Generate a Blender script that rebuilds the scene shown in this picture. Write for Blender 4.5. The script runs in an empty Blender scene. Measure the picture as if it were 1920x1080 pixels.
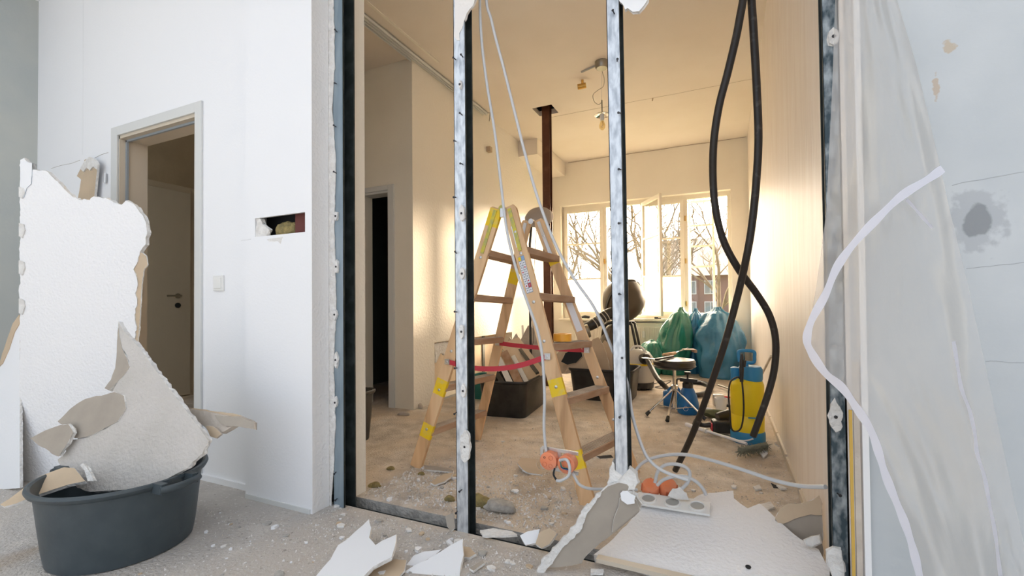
import bpy, bmesh, math, random
from mathutils import Vector, Matrix, noise
random.seed(7)
SC=bpy.context.scene; COL=SC.collection
PI=math.pi; V=Vector
# ---------------------------------------------------------------- camera
FPX,CY=861.0,556.8
yaw,pit,rol=.432,.0167,-.0091
fw=V((-math.sin(yaw)*math.cos(pit),math.cos(yaw)*math.cos(pit),math.sin(pit)))
rt0=V((math.cos(yaw),math.sin(yaw),0)); up0=rt0.cross(fw)
rt=rt0*math.cos(rol)+up0*math.sin(rol); up=-rt0*math.sin(rol)+up0*math.cos(rol)
CAM=V((0,0,.91))
cd=bpy.data.cameras.new('camera'); cam=bpy.data.objects.new('camera',cd); COL.objects.link(cam)
cd.sensor_width=36; cd.lens=FPX/1920*36; cd.shift_y=(CY-540)/1920; cd.clip_start=.02
M=Matrix((rt,up,-fw)).transposed().to_4x4(); M.translation=CAM; cam.matrix_world=M
SC.camera=cam
# ---------------------------------------------------------------- exposure, world, sun
SC.view_settings.view_transform='Standard'; SC.view_settings.look='None'
SC.view_settings.gamma=1; SC.view_settings.use_curve_mapping=False
SC.view_settings.exposure=0.0
SUN_DIR=V((.55,1,.195)).normalized()
WARM_STR,COOL_STR=22.0,1.26
w=bpy.data.worlds.new('sky'); SC.world=w; w.use_nodes=True
nt=w.node_tree; nt.nodes.clear()
def N(t,k,**kw):
    n=t.nodes.new(k)
    for a,b in kw.items(): setattr(n,a,b)
    return n
tc=N(nt,'ShaderNodeTexCoord'); dp=N(nt,'ShaderNodeVectorMath',operation='DOT_PRODUCT')
nt.links.new(tc.outputs['Generated'],dp.inputs[0]); dp.inputs[1].default_value=V((-.09,1,.15)).normalized()
mr=N(nt,'ShaderNodeMapRange'); mr.inputs[1].default_value=-.15; mr.inputs[2].default_value=.75
mr.interpolation_type='SMOOTHSTEP'
nt.links.new(dp.outputs['Value'],mr.inputs[0])
mx=N(nt,'ShaderNodeMix',data_type='RGBA'); nt.links.new(mr.outputs[0],mx.inputs[0])
mx.inputs[6].default_value=(.86*COOL_STR,.94*COOL_STR,1.06*COOL_STR,1)
mx.inputs[7].default_value=(1.0*WARM_STR,.84*WARM_STR,.65*WARM_STR,1)
bg=N(nt,'ShaderNodeBackground'); nt.links.new(mx.outputs[2],bg.inputs[0]); bg.inputs[1].default_value=1
wo=N(nt,'ShaderNodeOutputWorld'); nt.links.new(bg.outputs[0],wo.inputs[0])
sd=bpy.data.lights.new('sun','SUN'); sun=bpy.data.objects.new('sun',sd); COL.objects.link(sun)
sd.energy=13.0; sd.color=(1,.80,.58); sd.angle=math.radians(7)
sun.rotation_euler=SUN_DIR.to_track_quat('Z','Y').to_euler(); sun.location=(0,12,4)
# portals only guide sky sampling: window, plus front openings added to let light in
def portal(loc,size,d):
    l=bpy.data.lights.new('portal','AREA'); l.shape='RECTANGLE'; l.size,l.size_y=size; l.cycles.is_portal=True
    o=bpy.data.objects.new('portal',l); COL.objects.link(o); o.location=loc; o.rotation_euler=V(d).to_track_quat('-Z','Z').to_euler()
portal((-1.08,6.98,1.55),(2.5,1.9),(0,-1,0))
portal((-1.0,-2.45,1.55),(6.9,3.1),(0,1,0))
portal((-1.0,-1.02,3.12),(7.3,2.9),(0,0,-1))
# ---------------------------------------------------------------- pixel -> world helpers
def ray(px,py): return fw+rt*((px-960)/FPX)+up*((CY-py)/FPX)
def Pz(px,py,z=0.): r=ray(px,py); return CAM+r*((z-CAM.z)/r.z)
def Py(px,py,y): r=ray(px,py); return CAM+r*(y/r.y)
def Px(px,py,x): r=ray(px,py); return CAM+r*(x/r.x)
def Pd(px,py,d): return CAM+ray(px,py)*d
def Pp(px,py,P,n):
    r=ray(px,py); n=V(n); return CAM+r*((V(P)-CAM).dot(n)/r.dot(n))
# ---------------------------------------------------------------- materials
MATS={}
def mat(name,col,rough=.6,metal=0,bump=0,bscale=60,col2=None,cscale=6,cfac=(.35,.65),spec=.5,detail=4,
        bdist=.01,stretch=(1,1,1),extra=None,trans=0,emis=None,alpha=1,sheen=0,coat=0):
    if name in MATS: return MATS[name]
    m=bpy.data.materials.new(name); m.use_nodes=True; t=m.node_tree; b=t.nodes['Principled BSDF']
    b.inputs['Base Color'].default_value=(*col,1); b.inputs['Roughness'].default_value=rough
    b.inputs['Metallic'].default_value=metal; b.inputs['Specular IOR Level'].default_value=spec
    if trans: b.inputs['Transmission Weight'].default_value=trans
    if coat: b.inputs['Coat Weight'].default_value=coat
    tcn=N(t,'ShaderNodeTexCoord'); mp=N(t,'ShaderNodeMapping'); t.links.new(tcn.outputs['Object'],mp.inputs[0])
    mp.inputs['Scale'].default_value=stretch
    if col2 is not None:
        n=N(t,'ShaderNodeTexNoise'); n.inputs['Scale'].default_value=cscale; n.inputs['Detail'].default_value=detail
        t.links.new(mp.outputs[0],n.inputs['Vector'])
        r=N(t,'ShaderNodeMapRange'); r.inputs[1].default_value,r.inputs[2].default_value=cfac
        t.links.new(n.outputs['Fac'],r.inputs[0])
        x=N(t,'ShaderNodeMix',data_type='RGBA'); t.links.new(r.outputs[0],x.inputs[0])
        x.inputs[6].default_value=(*col,1); x.inputs[7].default_value=(*col2,1)
        t.links.new(x.outputs[2],b.inputs['Base Color'])
    if bump:
        n=N(t,'ShaderNodeTexNoise'); n.inputs['Scale'].default_value=bscale; n.inputs['Detail'].default_value=3
        t.links.new(mp.outputs[0],n.inputs['Vector'])
        bp=N(t,'ShaderNodeBump'); bp.inputs['Strength'].default_value=bump; bp.inputs['Distance'].default_value=bdist
        t.links.new(n.outputs['Fac'],bp.inputs['Height']); t.links.new(bp.outputs[0],b.inputs['Normal'])
    MATS[name]=m
    if extra: extra(m,t,b,tcn)
    return m
def add_layer(t,b,fac_socket,col):
    """mix another colour over whatever feeds Base Color"""
    x=N(t,'ShaderNodeMix',data_type='RGBA')
    if b.inputs['Base Color'].is_linked:
        s=b.inputs['Base Color'].links[0].from_socket; t.links.new(s,x.inputs[6])
    else: x.inputs[6].default_value=b.inputs['Base Color'].default_value
    x.inputs[7].default_value=(*col,1); t.links.new(fac_socket,x.inputs[0]); t.links.new(x.outputs[2],b.inputs['Base Color'])
def noise_mask(t,tcn,scale,lo,hi,detail=5,stretch=None):
    n=N(t,'ShaderNodeTexNoise'); n.inputs['Scale'].default_value=scale; n.inputs['Detail'].default_value=detail
    if stretch:
        mp=N(t,'ShaderNodeMapping'); mp.inputs['Scale'].default_value=stretch; t.links.new(tcn.outputs['Object'],mp.inputs[0]); t.links.new(mp.outputs[0],n.inputs['Vector'])
    else: t.links.new(tcn.outputs['Object'],n.inputs['Vector'])
    r=N(t,'ShaderNodeMapRange'); r.inputs[1].default_value=lo; r.inputs[2].default_value=hi
    t.links.new(n.outputs['Fac'],r.inputs[0]); return r.outputs[0]
def spot_mask(t,tcn,P,radii,nz=.6,scale=9):
    """irregular blot around the object-space point P"""
    mp=N(t,'ShaderNodeMapping'); mp.inputs['Location'].default_value=[-P[i]/radii[i] for i in range(3)]
    mp.inputs['Scale'].default_value=[1/radii[i] for i in range(3)]
    t.links.new(tcn.outputs['Object'],mp.inputs[0])
    ln=N(t,'ShaderNodeVectorMath',operation='LENGTH'); t.links.new(mp.outputs[0],ln.inputs[0])
    n=N(t,'ShaderNodeTexNoise'); n.inputs['Scale'].default_value=scale; n.inputs['Detail'].default_value=6; t.links.new(tcn.outputs['Object'],n.inputs['Vector'])
    a=N(t,'ShaderNodeMath',operation='MULTIPLY_ADD'); t.links.new(n.outputs['Fac'],a.inputs[0]); a.inputs[1].default_value=nz*2; t.links.new(ln.outputs['Value'],a.inputs[2])
    r=N(t,'ShaderNodeMapRange'); r.inputs[1].default_value=1+nz*.9; r.inputs[2].default_value=1+nz*1.1; r.inputs[3].default_value=1; r.inputs[4].default_value=0
    t.links.new(a.outputs[0],r.inputs[0]); return r.outputs[0]

M_white=mat('smooth_white_paint',(.84,.85,.87),.7,bump=.12,bscale=90,bdist=.004)
M_rough=mat('woodchip_white',(.86,.86,.87),.75,bump=.7,bscale=75,bdist=.007)
M_roughd=mat('woodchip_soiled_shaded_white',(.56,.53,.50),.75,bump=.7,bscale=75,bdist=.007,col2=(.50,.475,.44),cscale=5)  # soiled woodchip; the tub board's shade is put into this darker tone
M_roughcream=mat('woodchip_cream',(.86,.81,.72),.72,bump=.55,bscale=45,bdist=.008)
M_leftwall=mat('greenish_plaster',(.50,.52,.49),.85,bump=.1,bscale=40,col2=(.42,.46,.46),cscale=2)
M_rearwall=mat('warm_wallpaper',(.90,.85,.74),.6,bump=.25,bscale=120,bdist=.004,col2=(.86,.80,.69),cscale=1.5)
def right_x(m,t,b,tcn):
    add_layer(t,b,noise_mask(t,tcn,3.0,.52,.75,6,(1,6,.7)),(.78,.70,.63))
M_rightwall=mat('stripped_wallpaper',(.88,.81,.74),.45,bump=.22,bscale=9,bdist=.01,col2=(.83,.74,.66),cscale=3,stretch=(1,5,.6),spec=.45,extra=right_x)
M_ceil=mat('old_ceiling_paint',(.84,.77,.68),.85,bump=.12,bscale=60,col2=(.79,.71,.61),cscale=1.2)
def frw_x(m,t,b,tcn):
    P=Py(1832,412,1.5)
    add_layer(t,b,spot_mask(t,tcn,P,(.055,1,.07),1.2,26),(.44,.47,.50))
    add_layer(t,b,spot_mask(t,tcn,P,(.026,1,.04),.8,20),(.27,.29,.31))
    P2=Py(1780,85,1.5); add_layer(t,b,spot_mask(t,tcn,P2,(.010,1,.02),1.6,60),(.50,.44,.36))
    P3=Py(1755,165,1.5); add_layer(t,b,spot_mask(t,tcn,P3,(.007,1,.03),1.6,55),(.50,.43,.36))
M_frontright=mat('pale_blue_plaster',(.50,.54,.57),.8,bump=.2,bscale=35,bdist=.005,col2=(.56,.595,.62),cscale=4,extra=frw_x)
def floor_x(m,t,b,tcn):
    add_layer(t,b,noise_mask(t,tcn,1.6,.42,.62,7),(.62,.51,.39))
    sp=N(t,'ShaderNodeSeparateXYZ'); t.links.new(tcn.outputs['Object'],sp.inputs[0])
    r=N(t,'ShaderNodeMapRange'); r.inputs[1].default_value=1.75; r.inputs[2].default_value=1.5; r.inputs[3].default_value=0; r.inputs[4].default_value=.72
    t.links.new(sp.outputs['Y'],r.inputs[0])
    add_layer(t,b,r.outputs[0],(.47,.46,.45))
    add_layer(t,b,noise_mask(t,tcn,5,.60,.78,8),(.66,.62,.57))
    add_layer(t,b,noise_mask(t,tcn,70,.60,.72,4),(.72,.70,.68)); add_layer(t,b,noise_mask(t,tcn,45,.64,.72,4),(.30,.27,.24))
    add_layer(t,b,noise_mask(t,tcn,2.6,.60,.72,9,(1,.3,1)),(.38,.30,.22))
M_floor=mat('dusty_screed',(.70,.63,.55),.85,bump=.9,bscale=85,bdist=.010,col2=(.46,.40,.34),cscale=9,detail=8,extra=floor_x)
M_concrete=mat('broken_concrete',(.48,.46,.43),.9,bump=.8,bscale=60,bdist=.012,col2=(.30,.29,.27),cscale=20)
M_galv=mat('galvanised_steel',(.40,.44,.49),.45,.6,bump=.15,bscale=120,bdist=.002,col2=(.70,.74,.78),cscale=55,cfac=(.34,.60),stretch=(1,1,.35),detail=10)
M_galvd=mat('shaded_galvanised_steel',(.035,.045,.045),.5,.4,bump=.1,bscale=90,bdist=.002,col2=(.09,.11,.11),cscale=12,cfac=(.45,.75),detail=4)  # same steel darkened: shade inside the channels put into the colour
M_gyp=mat('gypsum_core',(.80,.79,.77),.95,bump=.9,bscale=70,bdist=.01,col2=(.68,.66,.63),cscale=30)
M_brown=mat('brown_board_paper',(.40,.355,.30),.85,bump=.15,bscale=20,col2=(.34,.30,.255),cscale=8)
M_tan=mat('tan_board_paper',(.60,.47,.33),.85,bump=.2,bscale=25,col2=(.52,.41,.29),cscale=6)
M_frame=mat('painted_door_frame',(.66,.67,.66),.45)
M_framet=mat('cream_door_frame',(.60,.53,.43),.5)
M_hallwall=mat('tan_hall_plaster',(.50,.42,.31),.85,bump=.15,bscale=30,col2=(.44,.37,.27),cscale=4)
M_doorleaf=mat('cream_door_leaf',(.62,.57,.49),.5)
M_seal=mat('grey_door_seal',(.30,.34,.38),.5)
M_black=mat('black_plastic',(.015,.014,.013),.38,bump=.1,bscale=30,col2=(.035,.033,.03),cscale=12)
M_rubber=mat('black_rubber_hose',(.022,.018,.015),.45,col2=(.09,.08,.07),cscale=30,cfac=(.62,.8))
M_dark=mat('dark_void',(.02,.022,.024),.9)
M_tub=mat('slate_plastic',(.045,.062,.074),.42,bump=.12,bscale=40,bdist=.003,col2=(.055,.074,.086),cscale=18)
def wood_x(m,t,b,tcn):
    add_layer(t,b,noise_mask(t,tcn,14,.56,.70,4,(1,1,.06)),(.50,.29,.14))
M_wood=mat('pine_wood',(.82,.57,.33),.55,bump=.1,bscale=60,col2=(.68,.42,.22),cscale=12,stretch=(1,1,.1),extra=wood_x)
M_tread=mat('worn_tread_wood',(.36,.20,.11),.6,bump=.2,bscale=60,col2=(.48,.33,.23),cscale=14,stretch=(1,.15,1))
M_board=mat('light_plank',(.74,.60,.44),.6,col2=(.66,.51,.35),cscale=10,stretch=(1,.2,.2))
M_shard=mat('weathered_splinter',(.46,.40,.34),.8,bump=.4,bscale=40,col2=(.60,.54,.47),cscale=10)
M_yellow=mat('yellow_paint',(.90,.62,.01),.5,col2=(.80,.60,.14),cscale=30,cfac=(.5,.75))
M_yelgreen=mat('lime_paint',(.68,.58,.05),.45,col2=(.42,.42,.16),cscale=40)
M_red=mat('red_strap',(.55,.04,.06),.6)
M_steel=mat('bright_steel',(.62,.62,.62),.3,.9)
M_chrome=mat('chrome',(.75,.73,.70),.16,1)
M_screw=mat('dark_screw',(.06,.06,.065),.4,.7)
M_cable=mat('grey_cable',(.56,.57,.58),.5)
M_orange=mat('orange_plastic',(.82,.25,.11),.5,col2=(.76,.30,.18),cscale=20,bump=.1)
M_oranged=mat('orange_knockout',(.62,.16,.07),.5)
M_greenw=mat('green_wire',(.02,.22,.16),.5)
M_bluew=mat('blue_wire',(.03,.10,.35),.5)
M_socket=mat('white_socket_plastic',(.78,.78,.76),.4)
M_sockd=mat('socket_shadow_gap',(.40,.40,.38),.6)
M_rust=mat('red_brown_primer',(.10,.035,.015),.5,.2,col2=(.17,.07,.035),cscale=12,cfac=(.5,.8),bump=.2,bscale=30)
M_blue=mat('blue_plastic',(.01,.15,.42),.35)
M_blue2=mat('light_blue_plastic',(.03,.25,.50),.4)
M_yelp=mat('yellow_tank_plastic',(.88,.66,.01),.38)
M_bagb=mat('blue_refuse_sack',(.04,.22,.40),.25,bump=.7,bscale=7,bdist=.03,spec=.7)
M_bagg=mat('green_refuse_sack',(.03,.22,.16),.25,bump=.7,bscale=7,bdist=.03,spec=.7)
M_greytank=mat('grey_tank',(.50,.48,.44),.45)
M_winframe=mat('cream_window_paint',(.84,.78,.66),.45)
M_rad=mat('radiator_enamel',(.80,.75,.66),.4)
M_brass=mat('brass',(.62,.38,.10),.35,.8)
M_lampm=mat('brushed_lamp_metal',(.32,.30,.25),.35,.8)
M_shade=mat('grey_felt_shade',(.46,.40,.35),.8,bump=.1,bscale=30)
M_tape=mat('orange_tape',(.90,.42,.04),.35)
M_foam=mat('yellowed_foam',(.36,.28,.11),.95,bump=1,bscale=60,bdist=.02,col2=(.22,.18,.08),cscale=30)
M_sil=mat('white_label',(.82,.82,.86),.5)
M_labg=mat('grey_label',(.30,.32,.36),.5)
M_glove=mat('green_work_glove',(.13,.14,.07),.85,bump=.3,bscale=30)
M_bristle=mat('grey_bristles',(.20,.21,.17),.8)
M_drum=mat('brown_mixer_drum',(.075,.055,.035),.5,.1,bump=.1,bscale=15)
M_brick=mat('pale_red_brick',(.40,.25,.21),.9,col2=(.34,.22,.19),cscale=1.5)
M_roof=mat('grey_brown_roof',(.40,.37,.34),.9,col2=(.35,.32,.30),cscale=3)
M_bark=mat('pale_bark',(.30,.24,.17),.9,col2=(.22,.18,.13),cscale=5)
M_grass=mat('garden_grass',(.10,.13,.05),1,col2=(.15,.14,.08),cscale=2)
M_leaf=mat('hedge_leaves',(.05,.08,.03),.9,bump=1,bscale=8,bdist=.1)
M_gold=mat('ochre_stripe',(.62,.40,.08),.6)
def glassy(name,base,mixt,gl=.12,trl=None):
    m=bpy.data.materials.new(name); m.use_nodes=True; t=m.node_tree; t.nodes.clear(); o=N(t,'ShaderNodeOutputMaterial')
    tr=N(t,'ShaderNodeBsdfTransparent'); tr.inputs[0].default_value=(*base,1)
    g=N(t,'ShaderNodeBsdfGlossy'); g.inputs['Roughness'].default_value=gl
    x=N(t,'ShaderNodeMixShader'); x.inputs[0].default_value=mixt; t.links.new(tr.outputs[0],x.inputs[1]); t.links.new(g.outputs[0],x.inputs[2])
    last=x
    if trl:
        d=N(t,'ShaderNodeBsdfTranslucent'); d.inputs[0].default_value=(*trl[1],1)
        d2=N(t,'ShaderNodeBsdfDiffuse'); d2.inputs[0].default_value=(*trl[1],1)
        dm=N(t,'ShaderNodeMixShader'); dm.inputs[0].default_value=trl[2]; t.links.new(d.outputs[0],dm.inputs[1]); t.links.new(d2.outputs[0],dm.inputs[2])
        y=N(t,'ShaderNodeMixShader'); y.inputs[0].default_value=trl[0]; t.links.new(x.outputs[0],y.inputs[1]); t.links.new(dm.outputs[0],y.inputs[2]); last=y
    t.links.new(last.outputs[0],o.inputs[0]); return m,t,last
M_glass=glassy('window_glass',(.97,.97,.96),.05,.02)[0]
M_frost=glassy('white_window_film',(.95,.95,.95),.05,.3,(.75,(.9,.9,.88),.1))[0]
M_bulb=glassy('clear_bulb_glass',(.95,.85,.6),.15,.02)[0]
M_sheet,ts,_=glassy('plastic_dust_sheet',(.92,.91,.89),.13,.24,(.36,(.78,.76,.74),.4))
# creases in the sheet
_tc=N(ts,'ShaderNodeTexCoord'); _mp=N(ts,'ShaderNodeMapping'); _mp.inputs['Scale'].default_value=(3.5,3.5,.9); ts.links.new(_tc.outputs['Object'],_mp.inputs[0])
_n=N(ts,'ShaderNodeTexNoise'); _n.inputs['Scale'].default_value=1.6; _n.inputs['Detail'].default_value=5; _n.inputs['Distortion'].default_value=1.2; ts.links.new(_mp.outputs[0],_n.inputs['Vector'])
_b=N(ts,'ShaderNodeBump'); _b.inputs['Strength'].default_value=.5; _b.inputs['Distance'].default_value=.02; ts.links.new(_n.outputs['Fac'],_b.inputs['Height'])
for _x in ts.nodes:
    if _x.type in('BSDF_GLOSSY','BSDF_DIFFUSE','BSDF_TRANSLUCENT'): ts.links.new(_b.outputs[0],_x.inputs['Normal'])
M_hem=glassy('zip_tape_and_highlight',(.95,.95,1),.1,.3,(.92,(.82,.83,.92),.6))[0]  # zip tape, also used for the sheet's painted crease highlights
# ---------------------------------------------------------------- object helpers
def obj(name,bm,mats,parent=None,smooth=False,bevel=0,recalc=True):
    if recalc: bmesh.ops.recalc_face_normals(bm,faces=bm.faces)
    me=bpy.data.meshes.new(name)
    cs=[v.co for v in bm.verts]
    base=V(((min(c.x for c in cs)+max(c.x for c in cs))/2,(min(c.y for c in cs)+max(c.y for c in cs))/2,min(c.z for c in cs)))
    bmesh.ops.translate(bm,verts=bm.verts,vec=-base)
    bm.to_mesh(me); bm.free()
    for m in (mats if isinstance(mats,(list,tuple)) else [mats]): me.materials.append(m)
    o=bpy.data.objects.new(name,me); COL.objects.link(o)
    o['_b']=list(base)
    if parent: o.parent=parent; o.location=base-V(parent['_b'])
    else: o.location=base
    if smooth:
        for p in me.polygons: p.use_smooth=True
        try: me.set_sharp_from_angle(angle=math.radians(40))
        except Exception: pass
    if bevel:
        b=o.modifiers.new('bevel','BEVEL'); b.width=bevel; b.segments=2; b.limit_method='ANGLE'
    return o
def keep_coords(o):
    """keep texture space in world coordinates: shift the mesh back so the origin is the world origin"""
    b=V(o['_b']); o.data.transform(Matrix.Translation(b)); o.location=(0,0,0); o['_b']=[0,0,0]; return o
def tag(o,label,cat,group=None,kind=None):
    o['label']=label; o['category']=cat
    if group: o['group']=group
    if kind: o['kind']=kind
    return o
def thing(name,label,cat,loc,group=None):
    o=bpy.data.objects.new(name,None); COL.objects.link(o); o.location=loc; o['_b']=list(loc); o.empty_display_size=.05
    return tag(o,label,cat,group)
def struct(o): o['kind']='structure'; return o
def B(): return bmesh.new()
def box(bm,c,s,rz=0,mi=0,axes=None):
    """box centred at c"""
    vs=[]
    if axes is None: ax=(V((math.cos(rz),math.sin(rz),0)),V((-math.sin(rz),math.cos(rz),0)),V((0,0,1)))
    else: ax=axes
    c=V(c)
    for i in (-1,1):
        for j in (-1,1):
            for k in (-1,1): vs.append(bm.verts.new(c+ax[0]*i*s[0]/2+ax[1]*j*s[1]/2+ax[2]*k*s[2]/2))
    F=[(0,1,3,2),(4,6,7,5),(0,4,5,1),(2,3,7,6),(0,2,6,4),(1,5,7,3)]
    for f in F:
        fc=bm.faces.new([vs[i] for i in f]); fc.material_index=mi
    return bm
def bx(bm,x0,x1,y0,y1,z0,z1,mi=0): return box(bm,((x0+x1)/2,(y0+y1)/2,(z0+z1)/2),(abs(x1-x0),abs(y1-y0),abs(z1-z0)),mi=mi)
def bar(bm,a,b,w,h,side=None,mi=0):
    """rectangular bar from a to b, w along side, h along the other"""
    a,b=V(a),V(b); d=(b-a); L=d.length; d.normalize()
    s=V(side) if side is not None else (V((0,0,1)) if abs(d.z)<.9 else V((1,0,0)))
    s=(s-d*s.dot(d)).normalized(); n=d.cross(s)
    return box(bm,(a+b)/2,(w,h,L),axes=(s,n,d),mi=mi)
def smoothpts(pts,n=6):
    P=[V(p) for p in pts]; out=[]
    for i in range(len(P)-1):
        p0=P[i-1] if i else P[0]*2-P[1]; p1=P[i]; p2=P[i+1]; p3=P[i+2] if i+2<len(P) else P[-1]*2-P[-2]
        for k in range(n):
            t=k/n
            out.append(.5*((2*p1)+(p2-p0)*t+(2*p0-5*p1+4*p2-p3)*t*t+(-p0+3*p1-3*p2+p3)*t**3))
    out.append(P[-1]); return out
def tube(bm,pts,r,seg=10,n=6,mi=0,cap=True):
    P=smoothpts(pts,n) if n else [V(p) for p in pts]
    rs=r if isinstance(r,(list,tuple)) else None
    rings=[]; nrm=None
    for i,p in enumerate(P):
        d=(P[min(i+1,len(P)-1)]-P[max(i-1,0)]).normalized()
        if nrm is None: nrm=(V((0,0,1)) if abs(d.z)<.9 else V((1,0,0))).cross(d).normalized()
        else: nrm=(nrm-d*nrm.dot(d)).normalized()
        bn=d.cross(nrm)
        if rs: f=i/(len(P)-1)*(len(rs)-1); k=min(int(f),len(rs)-2); rr=rs[k]+(rs[k+1]-rs[k])*(f-k)
        else: rr=r
        rings.append([bm.verts.new(p+(nrm*math.cos(a)+bn*math.sin(a))*rr) for a in [2*PI*j/seg for j in range(seg)]])
    for a,b in zip(rings,rings[1:]):
        for j in range(seg):
            f=bm.faces.new((a[j],a[(j+1)%seg],b[(j+1)%seg],b[j])); f.material_index=mi
    if cap:
        for q in (rings[0],rings[-1]): bm.faces.new(q).material_index=mi
    return bm
def lathe(bm,prof,c=(0,0,0),axis=(0,0,1),seg=28,mi=0,sx=1,sy=1):
    """prof: list of (r,h); closed with caps where r>0 at the ends"""
    c=V(c); a=V(axis).normalized(); u=(V((1,0,0)) if abs(a.x)<.9 else V((0,1,0))); u=(u-a*u.dot(a)).normalized(); v=a.cross(u)
    rings=[]
    for r,h in prof:
        if r<1e-6: rings.append([bm.verts.new(c+a*h)])
        else: rings.append([bm.verts.new(c+a*h+u*r*sx*math.cos(t)+v*r*sy*math.sin(t)) for t in [2*PI*j/seg for j in range(seg)]])
    for A,Q in zip(rings,rings[1:]):
        for j in range(seg):
            k=(j+1)%seg
            if len(A)==1 and len(Q)==1: continue
            if len(A)==1: f=bm.faces.new((A[0],Q[k],Q[j]))
            elif len(Q)==1: f=bm.faces.new((A[j],A[k],Q[0]))
            else: f=bm.faces.new((A[j],A[k],Q[k],Q[j]))
            f.material_index=mi
    for q in (rings[0],rings[-1]):
        if len(q)>1 and tuple(prof[0])!=tuple(prof[-1]): bm.faces.new(q).material_index=mi
    return bm
def ragged(poly,amp,step,nrm,keep=()):
    """subdivide the outline of 3D points and jitter it inside its plane; keep = indices of straight edges"""
    out=[]; n=V(nrm).normalized(); L=len(poly)
    for i in range(L):
        a,b=V(poly[i]),V(poly[(i+1)%L]); d=b-a; k=max(1,int(d.length/step)); s=d.cross(n).normalized() if d.length>1e-6 else V((0,0,0))
        out.append(a)
        w=0
        for j in range(1,k):
            w=w*.5+random.uniform(-amp,amp)*.8
            o=0 if i in keep else (w+random.uniform(-amp,amp)*.5)*min(1,j,k-j)
            out.append(a+d*(j/k+(0 if i in keep else random.uniform(-.25,.25)/k))+s*o)
    return out
def slab(bm,poly,nrm,th,jag=0,mi=(0,1,2)):
    """solid sheet: front outline poly, extruded by th against nrm, back outline jittered (torn edge).
    mi = material index of front, edge, back"""
    n=V(nrm).normalized(); cen=sum((V(p) for p in poly),V())/len(poly)
    f=[bm.verts.new(p) for p in poly]
    mid=[]; bk=[]
    for p in poly:
        q=V(p)-cen; q=q-n*q.dot(n); q=q.normalized()
        mid.append(bm.verts.new(V(p)-n*th*.5+q*random.uniform(-jag,jag*1.2)))
        bk.append(bm.verts.new(V(p)-n*th+q*random.uniform(-jag*.6,jag)))
    ff=bm.faces.new(f); ff.material_index=mi[0]
    fb=bm.faces.new(bk[::-1]); fb.material_index=mi[2]
    L=len(poly)
    for A,Q in ((f,mid),(mid,bk)):
        for i in range(L):
            e=bm.faces.new((A[i],Q[i],Q[(i+1)%L],A[(i+1)%L])); e.material_index=mi[1]
    bm.normal_update(); bmesh.ops.triangulate(bm,faces=[ff,fb],ngon_method='BEAUTY')
    return bm
def board(name,pxs,P0,nrm,th=.0125,jag=.004,amp=.004,step=.013,mats=None,keep=(),parent=None):
    """torn plasterboard piece lying in the plane through P0 with normal nrm (towards the viewer)"""
    nrm=V(nrm).normalized()
    pts=[Pp(x,y,P0,nrm) for x,y in pxs]
    pts=ragged(pts,amp,step,nrm,keep)
    bm=slab(B(),pts,nrm,th,jag)
    return obj(name,bm,mats or [M_white,M_gyp,M_brown],parent,recalc=False)
def nplane(a,b,c):
    n=(V(b)-V(a)).cross(V(c)-V(a)).normalized()
    if n.dot(CAM-V(a))<0: n=-n
    return n
def wall_holes(u0,u1,z0,z1,holes,place,mats,name,th=None,mi=0):
    """wall panel as a grid of quads with rectangular holes; place(u,z) -> point"""
    us=sorted({u0,u1,*[h[0] for h in holes],*[h[1] for h in holes]}); zs=sorted({z0,z1,*[h[2] for h in holes],*[h[3] for h in holes]})
    bm=B()
    for a,b in zip(us,us[1:]):
        for c,d in zip(zs,zs[1:]):
            m=((a+b)/2,(c+d)/2)
            if any(h[0]<m[0]<h[1] and h[2]<m[1]<h[3] for h in holes): continue
            bm.faces.new([bm.verts.new(place(*q)) for q in ((a,c),(b,c),(b,d),(a,d))])
    bmesh.ops.remove_doubles(bm,verts=bm.verts,dist=1e-5)
    if th:
        r=bmesh.ops.solidify(bm,geom=bm.faces[:],thickness=th)
    return struct(keep_coords(obj(name,bm,mats)))
# ================================================================ STRUCTURE
XR,XL,YB,ZC=.316,-2.47,6.78,3.1
def wallbox(name,axis,u0,u1,t0,t1,z0,z1,holes,m):
    """solid wall; axis 'x' runs along x with thickness t0..t1 in y, 'y' the other way"""
    us=sorted({u0,u1,*[h[0] for h in holes],*[h[1] for h in holes]}); bm=B()
    for a,b in zip(us,us[1:]):
        mid=(a+b)/2; hs=sorted([(h[2],h[3]) for h in holes if h[0]<mid<h[1]]); z=z0; segs=[]
        for c,d in hs:
            if c>z: segs.append((z,c))
            z=max(z,d)
        if z<z1: segs.append((z,z1))
        for c,d in segs:
            if axis=='x': bx(bm,a,b,t0,t1,c,d)
            else: bx(bm,t0,t1,a,b,c,d)
    return struct(keep_coords(obj(name,bm,m)))
# floor with the trench where the partition's track stood
bm=B()
bx(bm,-5.4,3.0,-2.5,1.60,-.12,0); bx(bm,-5.4,3.0,1.69,6.9,-.12,0); bx(bm,-5.4,3.0,1.60,1.69,-.12,-.05,mi=1)
bmesh.ops.recalc_face_normals(bm,faces=bm.faces)
for f in bm.faces:
    if abs(f.normal.y)>.9: f.material_index=1
floor=struct(keep_coords(obj('floor',bm,[M_floor,M_concrete])))
bm=B()
hc=Pz(1025,207,ZC)      # hole in the ceiling round the steel column
x0,x1,y0,y1=hc.x-.13,hc.x+.10,hc.y-.12,hc.y+.12
bx(bm,-3.1,x0,1.60,6.95,ZC,ZC+.06); bx(bm,x1,.5,1.60,6.95,ZC,ZC+.06); bx(bm,x0,x1,1.60,y0,ZC,ZC+.06); bx(bm,x0,x1,y1,6.95,ZC,ZC+.06)
struct(keep_coords(obj('ceiling',bm,M_ceil)))
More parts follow.
